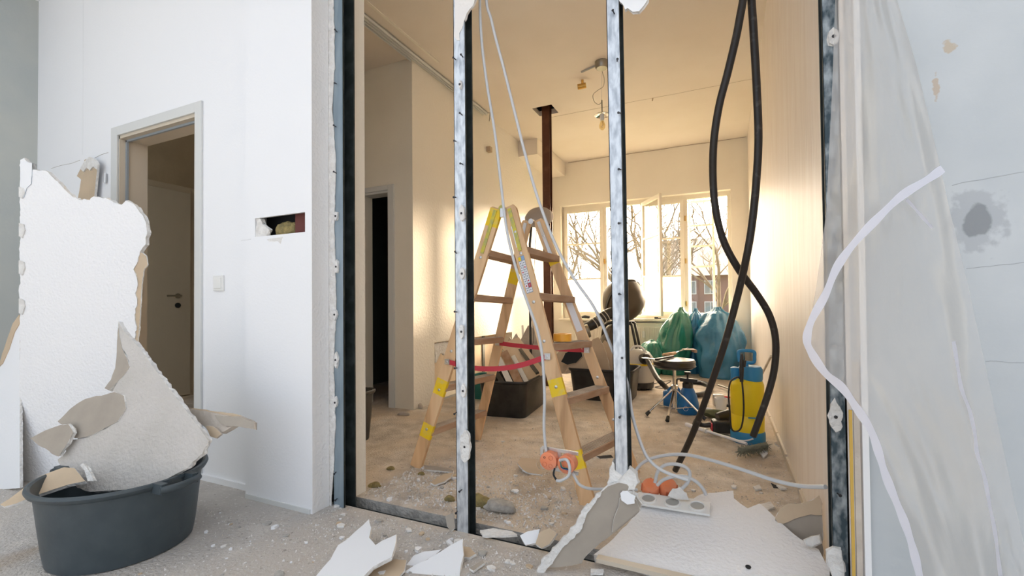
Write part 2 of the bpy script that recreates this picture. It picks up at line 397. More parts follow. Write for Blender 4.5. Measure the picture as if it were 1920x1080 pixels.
bm=B(); bx(bm,-5.4,3.0,.45,1.60,ZC,ZC+.06); struct(keep_coords(obj('ceiling_front',bm,M_white))).name='ceiling'  # unseen front ceiling, stopped short so sky light reaches the floor
bm=B(); bx(bm,-5.4,-3.1,1.60,3.6,ZC,ZC+.06); struct(keep_coords(obj('ceiling',bm,M_hallwall)))
# ragged crust of broken plaster round the hole and the dark lid added above
ring=[V((hc.x+a,hc.y+b,ZC-.004)) for a,b in ((-.17,-.02),(-.10,-.14),(.02,-.15),(.08,-.10),(.15,-.06),(.13,.05),(.05,.13),(-.08,.14),(-.13,.08))]
bm=B(); slab(bm,ragged(ring,.02,.03,(0,0,-1)),(0,0,-1),.006,.01,(0,0,0))
# front door wall, with the projecting column stub
YD,YF=1.535,1.47
dl=Py(212,300,YD).x+.055; dr=Py(372,300,YD).x-.03; dz=Py(300,222,YD).z-.04
D0,D1,DZ=-3.36,-2.57,1.965
wallbox('wall_front_left','x',-4.40,-2.09,YD,YD+.15,0,ZC,[(D0,D1,0,DZ)],M_white)
# column stub with the jagged hole cut in its face
hx0,hx1=Py(478,430,YF).x,Py(572,420,YF).x
hz0,hz1=1.243,1.332
bm=B(); us=[-2.09,hx0,hx1,-1.65]
bx(bm,-2.09,hx0,YF,YF+.013,0,ZC); bx(bm,hx1,-1.65,YF,YF+.013,0,ZC)
bx(bm,hx0,hx1,YF,YF+.013,0,hz0); bx(bm,hx0,hx1,YF,YF+.013,hz1,ZC)
bx(bm,-2.09,-2.075,YF+.013,YD+.15,0,ZC)
struct(keep_coords(obj('wall_stub',bm,M_white))).name='wall_column_front'
bm=B(); bx(bm,-1.6502,-1.6495,YF+.0005,YF+.02,0,ZC); bx(bm,-1.665,-1.6502,YF+.013,1.565,0,ZC); struct(keep_coords(obj('wall_column_side',bm,M_rough)))
bm=B(); bx(bm,-2.075,-1.612,1.665,1.76,0,ZC); struct(keep_coords(obj('wall_column_rear',bm,M_roughcream)))
wallbox('wall_left_front','y',-2.5,1.70,-4.5,-4.40,0,ZC,[],M_leftwall)
wallbox('wall_right_front','x',.335,3.0,1.50,1.60,0,ZC,[],M_frontright)
wallbox('wall_right_outer','y',-2.5,1.5,3.0,3.1,0,ZC,[],M_frontright)
# rear room
wallbox('wall_right','y',1.60,6.78,XR,XR+.12,0,ZC,[],M_rightwall)
W0,W1,WZ0,WZ1=-2.28,.105,.69,2.43
wallbox('wall_back','x',XL,XR+.12,YB,YB+.30,-.1,ZC,[(W0,W1,WZ0,WZ1)],M_rearwall)
hy0,hy1=Px(815,700,XL).y,5.35
wallbox('wall_left','y',3.29,6.78,XL-.14,XL,0,ZC,[(hy0,hy1,0.02,.56)],M_roughcream)
bm=B(); bx(bm,XL-.16,XL-.142,hy0-.1,hy1+.1,0,.66); struct(keep_coords(obj('wall_left_cavity',bm,M_tan)))
wallbox('wall_hall','x',-3.08,XL-.001,3.29,3.42,0,ZC,[(-3.04,-2.70,0,1.955)],M_rearwall)
wallbox('wall_hall_left','y',1.84,3.29,-3.12,-3.08,0,ZC,[],M_hallwall)
wallbox('wall_corridor_left','y',1.6,3.7,-5.19,-5.09,0,ZC,[],M_hallwall)
wallbox('wall_corridor_back','x',-5.09,-3.12,3.35,3.45,0,ZC,[],M_hallwall)
# room behind the hall door, its darkness put into the wall colour
bm=B(); bx(bm,-3.7,-2.6,4.8,4.85,0,2.6); bx(bm,-3.75,-3.7,3.42,4.85,0,2.6); bx(bm,-2.655,-2.62,3.42,4.85,0,2.6); bx(bm,-3.75,-2.6,3.42,4.85,2.55,2.6)
struct(keep_coords(obj('wall_dark_room',bm,mat('unlit_room_wall',(.10,.105,.09),.5,col2=(.08,.085,.07),cscale=3))))
# soffit box along the left wall
sy=Pz(1005,289,2.89).y; bm=B(); bx(bm,XL,-2.20,sy,YB,2.89,ZC); struct(keep_coords(obj('trim_1',bm,M_ceil)))
# ---- door 1 (front left doorway)
bm=B(); f=.055
bx(bm,D0-f,D0+.012,YD-.012,YD+.0,0,DZ+f); bx(bm,D1-.012,D1+f-.01,YD-.012,YD,0,DZ+f); bx(bm,D0+.012,D1-.012,YD-.012,YD,DZ,DZ+f)
bx(bm,D1-.02,D1+.0,YD,YD+.15,0,DZ)
frame=struct(obj('door_1',bm,M_frame,bevel=.002))
bm=B(); bx(bm,D0,D0+.02,YD,YD+.15,0,DZ); bx(bm,D0,D1,YD,YD+.15,DZ-.018,DZ)
obj('door_lining',bm,M_framet,frame)
bm=B(); bx(bm,D0+.02,D0+.032,YD+.03,YD+.042,0,DZ-.02); bx(bm,D0+.02,D1-.02,YD+.03,YD+.042,DZ-.03,DZ-.018)
obj('door_seal',bm,M_seal,frame)
bm=B(); hp=Py(200,335,YD); box(bm,(hp.x+.0,YD-.006,hp.z),(.018,.01,.055)); lathe(bm,[(.006,-.03),(.006,.03)],(hp.x+.01,YD-.012,hp.z))
obj('door_hinge',bm,M_steel,frame,smooth=True)
# ---- door leaf in the corridor's far wall
py0,py1=Px(262,500,-5.09).y-.35,Px(353,555,-5.09).y
zt=Px(300,353,-5.09).z
bm=B(); bx(bm,-5.088,-5.05,py0,py1,.01,zt); leaf=struct(obj('door_2',bm,M_doorleaf,bevel=.004))
bm=B(); bx(bm,-5.09,-5.06,py0-.06,py0,0,zt+.06); bx(bm,-5.09,-5.06,py1,py1+.07,0,zt+.06); bx(bm,-5.09,-5.06,py0,py1,zt,zt+.06)
obj('door_frame',bm,M_framet,leaf,bevel=.003)
hq=Px(333,555,-5.05); bm=B(); lathe(bm,[(.026,0),(.026,.01),(0,.012)],(-5.05,hq.y,hq.z),(1,0,0)); tube(bm,[(-5.04,hq.y,hq.z),(-4.99,hq.y,hq.z),(-4.985,hq.y-.02,hq.z),(-4.985,hq.y-.13,hq.z)],.009,n=3)
obj('door_handle',bm,M_lampm,leaf,smooth=True)
bm=B(); lathe(bm,[(.026,0),(.026,.01),(0,.011)],(-5.05,hq.y,hq.z-.095),(1,0,0)); obj('keyhole_rosette',bm,M_dark,leaf,smooth=True)
# ---- hall doorway frame
bm=B(); bx(bm,-2.735,-2.67,3.275,3.29,0,2.0); bx(bm,-3.08,-2.735,3.275,3.29,1.955,2.0); bx(bm,-2.715,-2.69,3.29,3.42,0,1.955); bx(bm,-3.04,-2.70,3.29,3.42,1.935,1.955)
struct(obj('door_3',bm,M_frame,bevel=.002))
# ---- baseboards
bm=B(); bx(bm,-2.55,-2.095,YD-.012,YD,0,.03); struct(obj('baseboard_left',bm,M_white))
bm=B(); bx(bm,-2.085,-1.66,YF-.006,YF,.0,.02); struct(obj('baseboard_column',bm,M_frame))
bm=B()
for i in range(9):
    a=2.05+i*.5; bx(bm,XR-.012,XR,a,a+.47,0,.035+random.uniform(-.006,.006))
struct(obj('baseboard_right',bm,M_framet))
# ---- end of the partition on the right: bare edges of the wall build-up
bm=B(); bx(bm,.326,.340,1.488,1.60,0,ZC); struct(obj('trim_2',bm,M_white))
xg=Py(1597,900,1.5).x; bm=B(); bx(bm,xg-.004,xg+.003,1.494,1.5,0,.62); struct(obj('trim_3',bm,M_gold))
xg=Py(1607,900,1.5).x; bm=B(); bx(bm,xg-.006,xg+.007,1.492,1.5,0,.75); struct(obj('trim_4',bm,M_shard))
# ---- window: frame, sashes, panes
win=struct(keep_coords(obj('window_1',(lambda b:(bx(b,W0,W1,YB+.10,YB+.16,WZ0,WZ0+.05),bx(b,W0,W1,YB+.10,YB+.16,WZ1-.06,WZ1),bx(b,W0,W0+.045,YB+.10,YB+.16,WZ0+.05,WZ1-.06),bx(b,W1-.045,W1,YB+.10,YB+.16,WZ0+.05,WZ1-.06),b)[-1])(B()),M_winframe)))
bm=B(); bx(bm,W0-.02,W1+.05,YB-.10,YB+.10,WZ0-.03,WZ0+.002); obj('window_sill',bm,M_winframe,win,bevel=.006)
MX=[-2.235,-1.62,-1.06,-.475,.06]
bm=B()
for x in MX[1:4]: bx(bm,x-.03,x+.03,YB+.10,YB+.15,WZ0+.05,WZ1-.06)
obj('window_mullion',bm,M_winframe,win)
def sash(o,u,wd,z0,z1,rows=(.34,.67),name='window_sash',film=True,thin=.05,cols=()):
    """casement leaf: o = lower hinge corner, u = direction along its width"""
    o=V(o); u=V(u).normalized(); n=u.cross(V((0,0,1))); H=z1-z0; bm=B(); z=V((0,0,1))
    def member(a,b,ww): bar(bm,a,b,ww,.035,side=z if abs((b-a).normalized().z)<.5 else u)
    t=thin
    member(o+u*t/2,o+u*t/2+z*H,t); member(o+u*(wd-t/2),o+u*(wd-t/2)+z*H,t)
    member(o+u*t+z*t/2,o+u*(wd-t)+z*t/2,t); member(o+u*t+z*(H-t/2),o+u*(wd-t)+z*(H-t/2),t)
    for r in rows: member(o+u*t+z*H*r,o+u*(wd-t)+z*H*r,.022)
    for c in cols: member(o+u*wd*c+z*t,o+u*wd*c+z*(H-t),.018)
    s=obj(name,bm,M_winframe,win)
    zs=[t]+[H*r for r in rows]+[H-t]
    for i,(a,b) in enumerate(zip(zs,zs[1:])):
        bm=B(); bar(bm,o+u*t+z*(a+b)/2,o+u*(wd-t)+z*(a+b)/2,b-a,.004,side=z)
        obj('window_pane',bm,M_frost if (film and i==0) else M_glass,s)
    return s
zs0,zs1=WZ0+.05,WZ1-.06
sash((MX[0]-.01,YB+.09,zs0),(1,0,0),MX[1]-MX[0]-.01,zs0,zs1)
lf=V((-.72,6.30,0))-V((-1.06,6.84,0)); sash((-1.06,6.84,zs0),lf,.60,zs0,zs1)
sash((MX[2]+.02,YB+.09,zs0),(1,0,0),MX[3]-MX[2]-.04,zs0,zs1)
# outer leaf standing open outside on the right
sash((MX[3]+.03,YB+.24,zs0),(1,.08,0),.34,zs0,zs1,rows=(.42,.60,.78),name='outer_sash',film=False,thin=.03)
bm=B(); 
for x,z in ((-1.62,1.55),(-1.62,.95),(-.475,1.5),(-.475,.9),(-.475,2.1)): box(bm,(x,YB+.085,z),(.018,.03,.07))
obj('window_latch',bm,M_brass,win)
bm=B(); bx(bm,hc.x-.3,hc.x+.3,hc.y-.3,hc.y+.3,ZC+.30,ZC+.34)
for a,b,c,d in ((-.15,-.13,-.14,.14),(.12,.14,-.14,.14),(-.15,.14,-.16,-.14),(-.15,.14,.14,.16)): bx(bm,hc.x+a,hc.x+b,hc.y+c,hc.y+d,ZC+.05,ZC+.3)
struct(obj('ceiling_hole_lid',bm,M_dark))  # dark box added over the ceiling hole to stop light leaking in
# ================================================================ METAL STUDS OF THE STRIPPED PARTITION
def screw_bm(bm,p,d=(0,-1,0)):
    d=V(d); p=V(p); t=V((random.uniform(-.3,.3),-1,random.uniform(-.4,.4))).normalized()
    lathe(bm,[(.0022,0),(.0022,.012),(.0045,.015),(.0045,.017),(0,.0175)],p,t,8); return bm
def dab(P,wd,ht,parent,nrm=(0,-1,0),mats=None):
    n=8; pts=[V(P)+V((math.cos(2*PI*k/n)*wd/2*random.uniform(.75,1.1),0,math.sin(2*PI*k/n)*ht/2*random.uniform(.8,1.1))) for k in range(n)]
    o=obj('plaster_remnant',slab(B(),ragged(pts,.003,.012,nrm),nrm,.012,.004),mats or [M_gyp,M_gyp,M_brown],parent,recalc=False)
    bm=B(); lathe(bm,[(.005,0),(.004,.002),(0,.0025)],V(P)+V((0,-.001,0)),(0,-1,0),8); obj('screw',bm,M_screw,parent); return o
def stud(xa,xb,y0,dep,label,openside,dabs,screws,top=ZC,bot=-.05,lean=0.,flm=None,webm=None):
    """C profile: flanges y0 and y0+dep between xa and xb, web on the closed side"""
    t=thing('metal_stud',label,'stud',((xa+xb)/2,y0+dep/2,bot),'bare galvanised studs of the stripped partition')
    T=.0025
    def sk(bm):
        for v in bm.verts: v.co.x+=lean*(v.co.z-1.0)
        return bm
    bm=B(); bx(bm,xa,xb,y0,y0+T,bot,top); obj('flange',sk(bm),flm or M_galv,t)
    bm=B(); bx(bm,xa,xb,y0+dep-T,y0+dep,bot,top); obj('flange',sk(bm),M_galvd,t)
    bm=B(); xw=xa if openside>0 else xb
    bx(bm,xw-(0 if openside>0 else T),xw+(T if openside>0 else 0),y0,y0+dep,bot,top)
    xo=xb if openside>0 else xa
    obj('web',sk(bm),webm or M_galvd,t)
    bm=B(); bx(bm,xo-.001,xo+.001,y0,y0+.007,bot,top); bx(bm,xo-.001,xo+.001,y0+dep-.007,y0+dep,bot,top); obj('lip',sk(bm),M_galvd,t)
    for px,py,w_,h_ in dabs:
        p=Py(px,py,y0-.012); dab(p,w_,h_,t)
    for px,py in screws:
        p=Py(px,py,y0); obj('screw',screw_bm(B(),p),M_screw,t)
    return t
def sx(px,py,y): return Py(px,py,y).x
y1=1.572
stud(sx(625,700,y1),sx(644,700,y1),y1,.075,'galvanised stud screwed to the white wall stub, leftmost of the four','1' and 1,
 [(629,405,.020,.05),(630,500,.022,.065),(627,590,.02,.05),(629,675,.022,.07),(628,755,.018,.05)],
 [(632,60),(631,157),(630,238),(631,325),(630,885),(632,935)],webm=M_galvd,flm=mat('blued_zinc',(.22,.29,.34),.5,.5,col2=(.36,.43,.48),cscale=14,stretch=(1,1,.2)))
y2=1.60
s2=stud(sx(853,500,y2),sx(874.5,500,y2),y2,.06,'bare metal stud left of the ladder with white plaster dabs along it',1,
 [(865,400,.028,.075),(866,513,.024,.055),(865,622,.024,.065),(868,733,.026,.065),(871,838,.05,.13),(862,158,.010,.035)],
 [(855,112),(868,107),(855,265),(867,216),(868,308),(855,370),(856,475),(857,585),(857,690),(856,773),(866,918),(857,959)])
s3=stud(sx(1146,500,y2),sx(1170,500,y2),y2,.07,'bare metal stud in the middle of the opening, standing right in front of the ladder',1,[],
 [(1152,26),(1157,115),(1163,212),(1164,318),(1164,418),(1164,552),(1166,672),(1164,780)],lean=-.006,bot=.17)
y4=1.60
s4=stud(sx(1553,600,y4),sx(1583,600,y4),y4,.05,'bare metal stud against the right-hand wall beside the plastic sheet',-1,
 [(1567,782,.035,.095),(1563,68,.03,.05)],[(1570,925),(1562,330)],flm=mat('mottled_zinc',(.06,.09,.11),.5,.5,bump=.3,bscale=90,bdist=.002,col2=(.42,.47,.50),cscale=45,cfac=(.4,.7),stretch=(1,1,.5),detail=9))
# bottom track lying in the trench
bm=B(); bx(bm,-1.61,.30,1.605,1.608,-.05,-.03); bx(bm,-1.61,.30,1.605,1.68,-.052,-.049); bx(bm,-1.61,.30,1.677,1.68,-.05,-.04)
tag(obj('floor_track',bm,M_galvd),'long galvanised floor track lying in the trench under the studs','metal track')
# torn board remnants still hanging from the studs' tops
tag(board('hanging_plasterboard',[(852,-40),(896,-40),(889,5),(875,25),(868,48),(861,62),(862,75),(856,75),(851,68),(853,30)],(0,1.598,0),(0,-1,0),mats=[mat('cream_paint',(.80,.77,.74),.7,bump=.3,bscale=50),M_gyp,M_brown],amp=.002,keep=(0,8,9)),
 'torn white board remnant hanging from the top of the stud left of the ladder','plasterboard')
tag(board('hanging_plasterboard',[(1160,-40),(1220,-40),(1214,0),(1206,12),(1198,21),(1186,22),(1177,15),(1172,18),(1168,8),(1161,2)],(0,1.598,0),(0,-1,0),mats=[M_white,M_gyp,M_brown],amp=.001),
 'rounded white board remnant hanging beside the top of the middle stud','plasterboard')
# stuff behind the hole in the column: mineral wool, brick, wires
hm=(hx0+hx1)/2; hw=hx1-hx0
bm=B(); bx(bm,hx0-.05,hx1+.05,YF+.10,YF+.11,hz0-.06,hz1+.06); struct(obj('wall_column_cavity',bm,M_dark))
hb=B(); bx(hb,hx0+hw*.70,hx0+hw*.90,YF+.03,YF+.09,hz0-.02,hz1+.02)
tag(obj('red_brick',hb,mat('red_clay',(.13,.04,.035),.9,bump=.3,bscale=40),bevel=.003),'dark red brick inside the torn hole in the white column','brick')
bm=B(); bmesh.ops.create_icosphere(bm,subdivisions=3,radius=.05,matrix=Matrix.Translation((hx0+hw*.5,YF+.06,hz0+.02)))
for v in bm.verts: v.co+=V((0,0,.02))*noise.noise(v.co*40); v.co.x=hx0+hw*.5+(v.co.x-hx0-hw*.5)*1.6
tag(obj('mineral_wool',bm,M_foam,smooth=True),'clump of yellowish mineral wool inside the hole in the white column','insulation')
for i,(a,w2) in enumerate(((0,0),)):
    pts=[(hx0-.004,0,hz0-.006),(hx0+hw*.02,0,hz1+.004),(hx0+hw*.10,0,hz1-.004),(hx0+hw*.14,0,hz1-.03),(hx0+hw*.28,0,hz0+.03),(hx0+hw*.22,0,hz0-.004)]
    pts=[V((p[0],YF+.004,p[2])) for p in pts]
    tag(obj('hole_crust',slab(B(),ragged(pts,.004,.012,(0,-1,0)),(0,-1,0),.02,.006),[M_gyp,M_gyp,M_brown],recalc=False),'crumbled grey gypsum crust at the left end of the hole in the column','plaster')
pts=[Py(x,y,YF-.001) for x,y in ((500,449),(530,444),(526,457),(520,452),(505,453))]
tag(obj('wallpaper_flap',slab(B(),ragged(pts,.001,.01,(0,-1,0)),(0,-1,0),.0015,.001),[M_gyp,M_gyp,M_gyp],recalc=False),'small torn paper flap hanging under the hole in the column','paper')
# light switch
sp_=Py(412,531,YD); t=thing('light_switch','white square light switch on the wall right of the doorway','switch',(sp_.x,YD,sp_.z-.04))
bm=B(); bx(bm,sp_.x-.04,sp_.x+.04,YD-.010,YD,sp_.z-.04,sp_.z+.04); obj('switch_frame',bm,M_socket,t,bevel=.002)
bm=B(); bx(bm,sp_.x-.028,sp_.x+.028,YD-.014,YD-.009,sp_.z-.028,sp_.z+.028); obj('rocker',bm,M_socket,t,bevel=.002)
eb=board('torn_plaster_edge',[(616,-80),(624,-80),(627,120),(622,200),(629,300),(626,420),(630,560),(625,700),(629,800),(621,950),(612,962),(612,400)],(0,1.5665,0),(0,-1,0),th=.004,jag=.002,amp=.0028,step=.02,mats=[M_gyp,M_gyp,M_gyp],keep=(9,10,11))
struct(eb).name='trim_7'
# ================================================================ LEFT: PARTIAL PARTITION, SCRAP, TUB
PL=V((-3.40,1.13,0)); nL=V((.312,-.95,0))
part_poly=[(38,300),(45,296),(55,306),(60,318),(85,320),(96,330),(115,348),(128,362),(137,370),(146,374),(168,375),(176,368),(198,371),(214,380),(228,384),(236,376),(250,382),(262,398),(272,414),(276,435),(273,458),(262,472),(258,490),(250,505),(256,520),(258,535),(253,550),(257,570),(252,590),(256,612),(250,640),(245,680),(240,760),(235,900),(160,907),(36,903)]
pp=board('partition_remnant',part_poly,PL,nL,th=.022,jag=.005,amp=.005,step=.014,mats=[M_rough,M_gyp,M_brown],keep=(32,33,34))
tag(pp,'broken-off waist-high white partition piece with a ragged top standing behind the tub','partition')
# brown paper peeling along the torn right edge, corner bead on the left edge
for nm,pl,lb in (('torn_paper_edge',[(262,472),(274,480),(277,497),(270,505),(266,530),(264,560),(262,600),(258,640),(254,640),(250,620),(252,590),(255,560),(256,530),(250,508),(256,490)],None),):
    board(nm,pl,PL-nL*.004,nL,th=.006,jag=.003,amp=.002,step=.01,mats=[M_tan,M_gyp,M_brown],parent=pp)
for k,(ya,yb) in enumerate(((350,372),(418,446),(488,516),(560,590))):
    board('corner_filler',[(35,ya),(44,ya+3),(46,(ya+yb)/2),(41,yb),(35,yb-3)],PL+nL*.006,nL,th=.02,jag=.003,amp=.001,step=.01,mats=[M_gyp,M_gyp,M_gyp],parent=pp)
board('corner_bead',[(38,302),(60,306),(58,345),(50,352),(44,370),(38,372)],PL+nL*.004,nL,th=.02,jag=.002,amp=.001,step=.02,mats=[M_white,M_galv,M_galv],parent=pp)
# tan scrap sticking up behind it, with the dark gap at its right
q=board('plasterboard_scrap',[(146,374),(150,350),(152,337),(144,330),(150,318),(160,310),(158,300),(168,296),(178,302),(182,318),(179,345),(176,374),(174,420),(146,420)],(0,1.50,0),(0,-1,0),th=.0125,jag=.003,amp=.0015,step=.012,mats=[M_tan,M_gyp,M_white])
tag(q,'narrow torn tan board scrap standing up against the wall left of the doorway','plasterboard')
board('curled_gypsum',[(150,316),(158,303),(166,294),(178,300),(183,308),(182,318),(174,312),(168,320),(162,314),(156,322)],(0,1.492,0),(0,-1,0),th=.012,jag=.004,amp=.002,step=.01,mats=[M_gyp,M_gyp,M_brown],parent=q)
# board leaning at far left
nLl=V((.15,-1,.22)).normalized(); P0=Pz(10,918)
q=board('plasterboard_scrap',[(36,600),(28,618),(18,650),(8,676),(-6,700),(-80,760),(-80,925),(0,918),(37,915),(37,600)],P0,nLl,mats=[M_white,M_gyp,M_brown],keep=(6,7,8,9),th=.0125)
tag(q,'tall white board leaning at the far left behind the partition piece','plasterboard')
board('torn_paper_edge',[(36,590),(24,606),(12,640),(-4,690),(4,682),(16,656),(27,622),(36,606)],P0+nLl*.004,nLl,th=.004,jag=.002,amp=.002,step=.015,mats=[M_tan,M_tan,M_tan],parent=q)
# fine crack on the wall above the scrap
ck=[Py(x,y,YD-.0008) for x,y in ((96,316),(108,312),(120,309),(135,306),(150,300))]+[Py(x,y,YD-.0008) for x,y in ((178,296),(190,290),(203,286))]
bm=B(); tube(bm,ck[:5],.0011,5,2); tube(bm,ck[5:],.0013,5,2); struct(obj('trim_5',bm,mat('crack_line',(.45,.42,.38),.9)))
bm=B(); rk=random.Random(4)
tube(bm,[V((-2.15+2.45*k/24,YB-.001,ZC-.004+rk.uniform(-.005,.003))) for k in range(25)],.0035,5,0)
tube(bm,[V((-1.9+2.2*k/20,5.05+rk.uniform(-.006,.006),ZC)) for k in range(21)],.002,5,0)
struct(obj('trim_8',bm,mat('plaster_joint',(.40,.32,.24),.9)))
bm=B()
for (xa,ya,xb,yb_) in ((1785,347,1930,320),(1812,504,1930,491),(1848,677,1930,681)):
    tube(bm,[Py(xa+(xb-xa)*k/8,ya+(yb_-ya)*k/8+rk.uniform(-1.2,1.2),1.4997) for k in range(9)],.0008,5,0)
struct(obj('trim_9',bm,mat('fine_wall_joint',(.42,.45,.48),.9)))
bm=B(); tube(bm,[Py(x,y,YF-.0003) for x,y in ((452,451),(462,450),(471,448))],.0009,5,0); tube(bm,[Py(x,y,YD-.0003) for x,y in ((156,0),(156,160),(155,290))],.0006,5,0)
struct(obj('trim_10',bm,mat('fine_wall_joint2',(.62,.63,.64),.9)))
# --- big round tub
TC=V((-2.12,.995,0)); TH=.285
tub=thing('mortar_tub','large round slate-grey plastic tub full of broken boards in the left foreground','tub',tuple(TC))
bm=B(); prof=[(.205,0),(.220,.004),(.228,.05),(.250,TH-.03),(.254,TH-.028),(.266,TH-.022),(.272,TH-.010),(.270,TH-.002),(.262,TH),(.254,TH-.004),(.244,TH-.03),(.214,.03),(.0,.03)]
lathe(bm,[(0,0)]+prof,TC,seg=64); obj('tub_body',bm,M_tub,tub,smooth=True)
for s in (1,-1):
    hd=V((-1,-.10,0)).normalized()*s; sd_=hd.cross(V((0,0,1))); c=TC+hd*.27+V((0,0,TH-.018)); bm=B()
    for k in (-1,1): box(bm,c+sd_*k*.055+hd*.012,(.05,.022,.036),axes=(hd,sd_,V((0,0,1))))
    tube(bm,[c+sd_*.07+hd*.034,c+sd_*.03+hd*.052,c-sd_*.03+hd*.052,c-sd_*.07+hd*.034],.012,10,4)
    obj('handle',bm,M_tub,tub,smooth=True)
# --- boards in the tub
nT=V((.22,-1,.30)).normalized(); PT=V((-2.10,.99,.30))
big=board('plasterboard_scrap',[(222,603),(231,620),(262,652),(290,692),(330,745),(360,785),(391,826),(380,850),(350,878),(300,905),(235,918),(170,922),(145,915),(122,890),(108,862),(124,846),(118,830),(138,824),(165,820),(205,800),(218,786),(236,768),(232,748),(214,742),(212,732),(222,715),(243,690),(240,672),(228,652),(220,625)],PT,nT,th=.02,jag=.006,amp=.003,step=.015,mats=[M_roughd,M_gyp,M_brown],keep=(0,1,2,3,4,5,8,9,10))
tag(big,'big pointed white board with torn grey-brown edges sticking up out of the round tub','plasterboard')
board('exposed_board_paper',[(108,790),(130,768),(160,748),(190,742),(214,735),(232,742),(236,765),(220,790),(205,798),(165,818),(140,822),(132,806),(120,798)],PT+nT*.004,nT,th=.014,jag=.004,amp=.003,step=.02,mats=[M_brown,M_gyp,M_brown],parent=big)
board('exposed_board_paper',[(222,612),(228,650),(243,688),(232,704),(214,722),(204,732),(196,728),(208,712),(216,690),(219,650)],PT+nT*.002,nT,th=.016,jag=.004,amp=.002,step=.02,mats=[M_brown,M_gyp,M_brown],parent=big)
n2=V((-.1,-1,.2)).normalized()
sc=board('plasterboard_scrap',[(56,822),(75,812),(104,800),(128,795),(137,812),(126,832),(110,856),(96,850),(78,838)],PT+nT*.03,nT,th=.0125,jag=.006,amp=.003,step=.02,mats=[M_brown,M_gyp,M_white])
tag(sc,'small torn brown board corner poking out left over the tub rim','plasterboard')
n3=V((.25,-.5,.9)).normalized(); P3=TC+V((-.2,-.12,TH+.012))
sc=board('plasterboard_scrap',[(0,946),(16,936),(45,915),(75,893),(120,876),(140,878),(160,902),(130,908),(75,926),(30,944),(8,950)],P3,n3,th=.014,jag=.004,amp=.002,step=.03,mats=[M_tan,M_gyp,M_white])
tag(sc,'long pale board strip lying across the left rim of the round tub','plasterboard')
sc=board('plasterboard_scrap',[(150,872),(158,882),(164,902),(176,902),(170,888),(156,868)],P3+V((.05,.0,.01)),nT,th=.01,jag=.003,amp=.001,step=.02,mats=[M_gyp,M_gyp,M_brown])
tag(sc,'thin white sliver standing between tub rim and pointed board','plasterboard')
# wooden splinters behind
shp=[([(355,765),(400,771),(440,776),(474,789),(470,794),(430,785),(380,774)],.02,M_tan,'long thin cream splinter along the top of the board end behind the tub'),
     ([(352,766),(384,770),(410,776),(440,782),(438,798),(415,812),(390,808),(372,790)],.05,M_shard,'broad splintered board end jutting out right behind the tub'),
     ([(402,778),(455,783),(477,792),(476,805),(448,800),(424,799),(410,790)],.03,M_brown,'narrow grey-brown splinter pointing right over the floor behind the tub'),
     ([(386,798),(400,800),(415,814),(405,822),(394,818)],.015,M_tan,'stubby tan splinter just above the right tub rim')]
for i,(pl,th,m,lb) in enumerate(shp):
    tag(board('wood_splinter',pl,(-2.0,1.12-.01*i,.33),(.15,-1,.35),th=th*.5,jag=.004,amp=.002,step=.02,mats=[m,M_shard,m]),lb,'wood splinter')
# ================================================================ STEP LADDER
A1=V((-1.06,2.20,1.43)); A2=V((-1.015,2.50,1.405))        # hinge points near / far
def fl(px,py): p=Pz(px,py); p.z=0; return p
F1L,F1R=fl(780,876),fl(1103,947); F2L,F2R=fl(893,824),fl(1190,888)
lad=thing('step_ladder','wooden double-sided step ladder with yellow paint marks standing behind the studs','ladder',tuple((F1L+F1R+F2L+F2R)/4))
def rail(a,b,wd,th,ny,marks,name='rail'):
    """a=foot, b=top; marks = (t0,t1) yellow painted ranges"""
    d=(b-a); L=d.length; dn=d.normalized(); s=(V((1,0,0))-dn*dn.x).normalized(); n=dn.cross(s)
    ts=sorted({0,1,.985,*[m[0] for m in marks],*[m[1] for m in marks]})
    bm=B(); rings=[]
    for t in ts:
        k=1 if t<1 else .72
        rings.append([bm.verts.new(a+d*t+s*i*wd/2*k+n*j*th/2) for i,j in ((-1,-1),(1,-1),(1,1),(-1,1))])
    for i,(A,Q) in enumerate(zip(rings,rings[1:])):
        mid=(ts[i]+ts[i+1])/2; mi=1 if any(m[0]<mid<m[1] for m in marks) else 0
        for j in range(4): bm.faces.new((A[j],A[(j+1)%4],Q[(j+1)%4],Q[j])).material_index=mi
    bm.faces.new(rings[0][::-1]); bm.faces.new(rings[-1])
    return obj(name,bm,[M_wood,M_yellow],lad,bevel=.0035)
ox=V((.036,0,0))
R1L=(F1L+V((0,0,.0)),A1-ox); R1R=(F1R,A1+ox); R2L=(F2L,A2-ox); R2R=(F2R,A2+ox)
rail(*R1L,.072,.024,-1,[(.12,.175),(.29,.35),(.93,.995)])
rail(*R1R,.074,.024,-1,[(.105,.16),(.33,.385)])
rail(*R2L,.060,.024,-1,[(.74,.80)]); rail(*R2R,.060,.024,-1,[(.81,.84)])
def lerp(r,t): return r[0]+(r[1]-r[0])*t
def tread(ra,rb,z,wd,name='tread',lean=1):
    t=(z)/1.43; a=lerp(ra,t); b=lerp(rb,t); d=(b-a).normalized(); s=V((d.y,-d.x,0)).normalized()
    a=a-d*.0; bm=B(); bar(bm,a,b,wd,.034,side=s)
    ntr=obj(name,bm,M_tread,lad,bevel=.003)
    gm=B()
    for k in range(-3,4): bar(gm,a+s*k*wd/8+V((0,0,.0175)),b+s*k*wd/8+V((0,0,.0175)),.004,.003,side=s)
    obj('groove_strip',gm,M_shard,ntr)
for z in (.20,.45,.70,.95,1.19):
    tread(R1R,R2R,z,.085); tread(R1L,R2L,z,.075)
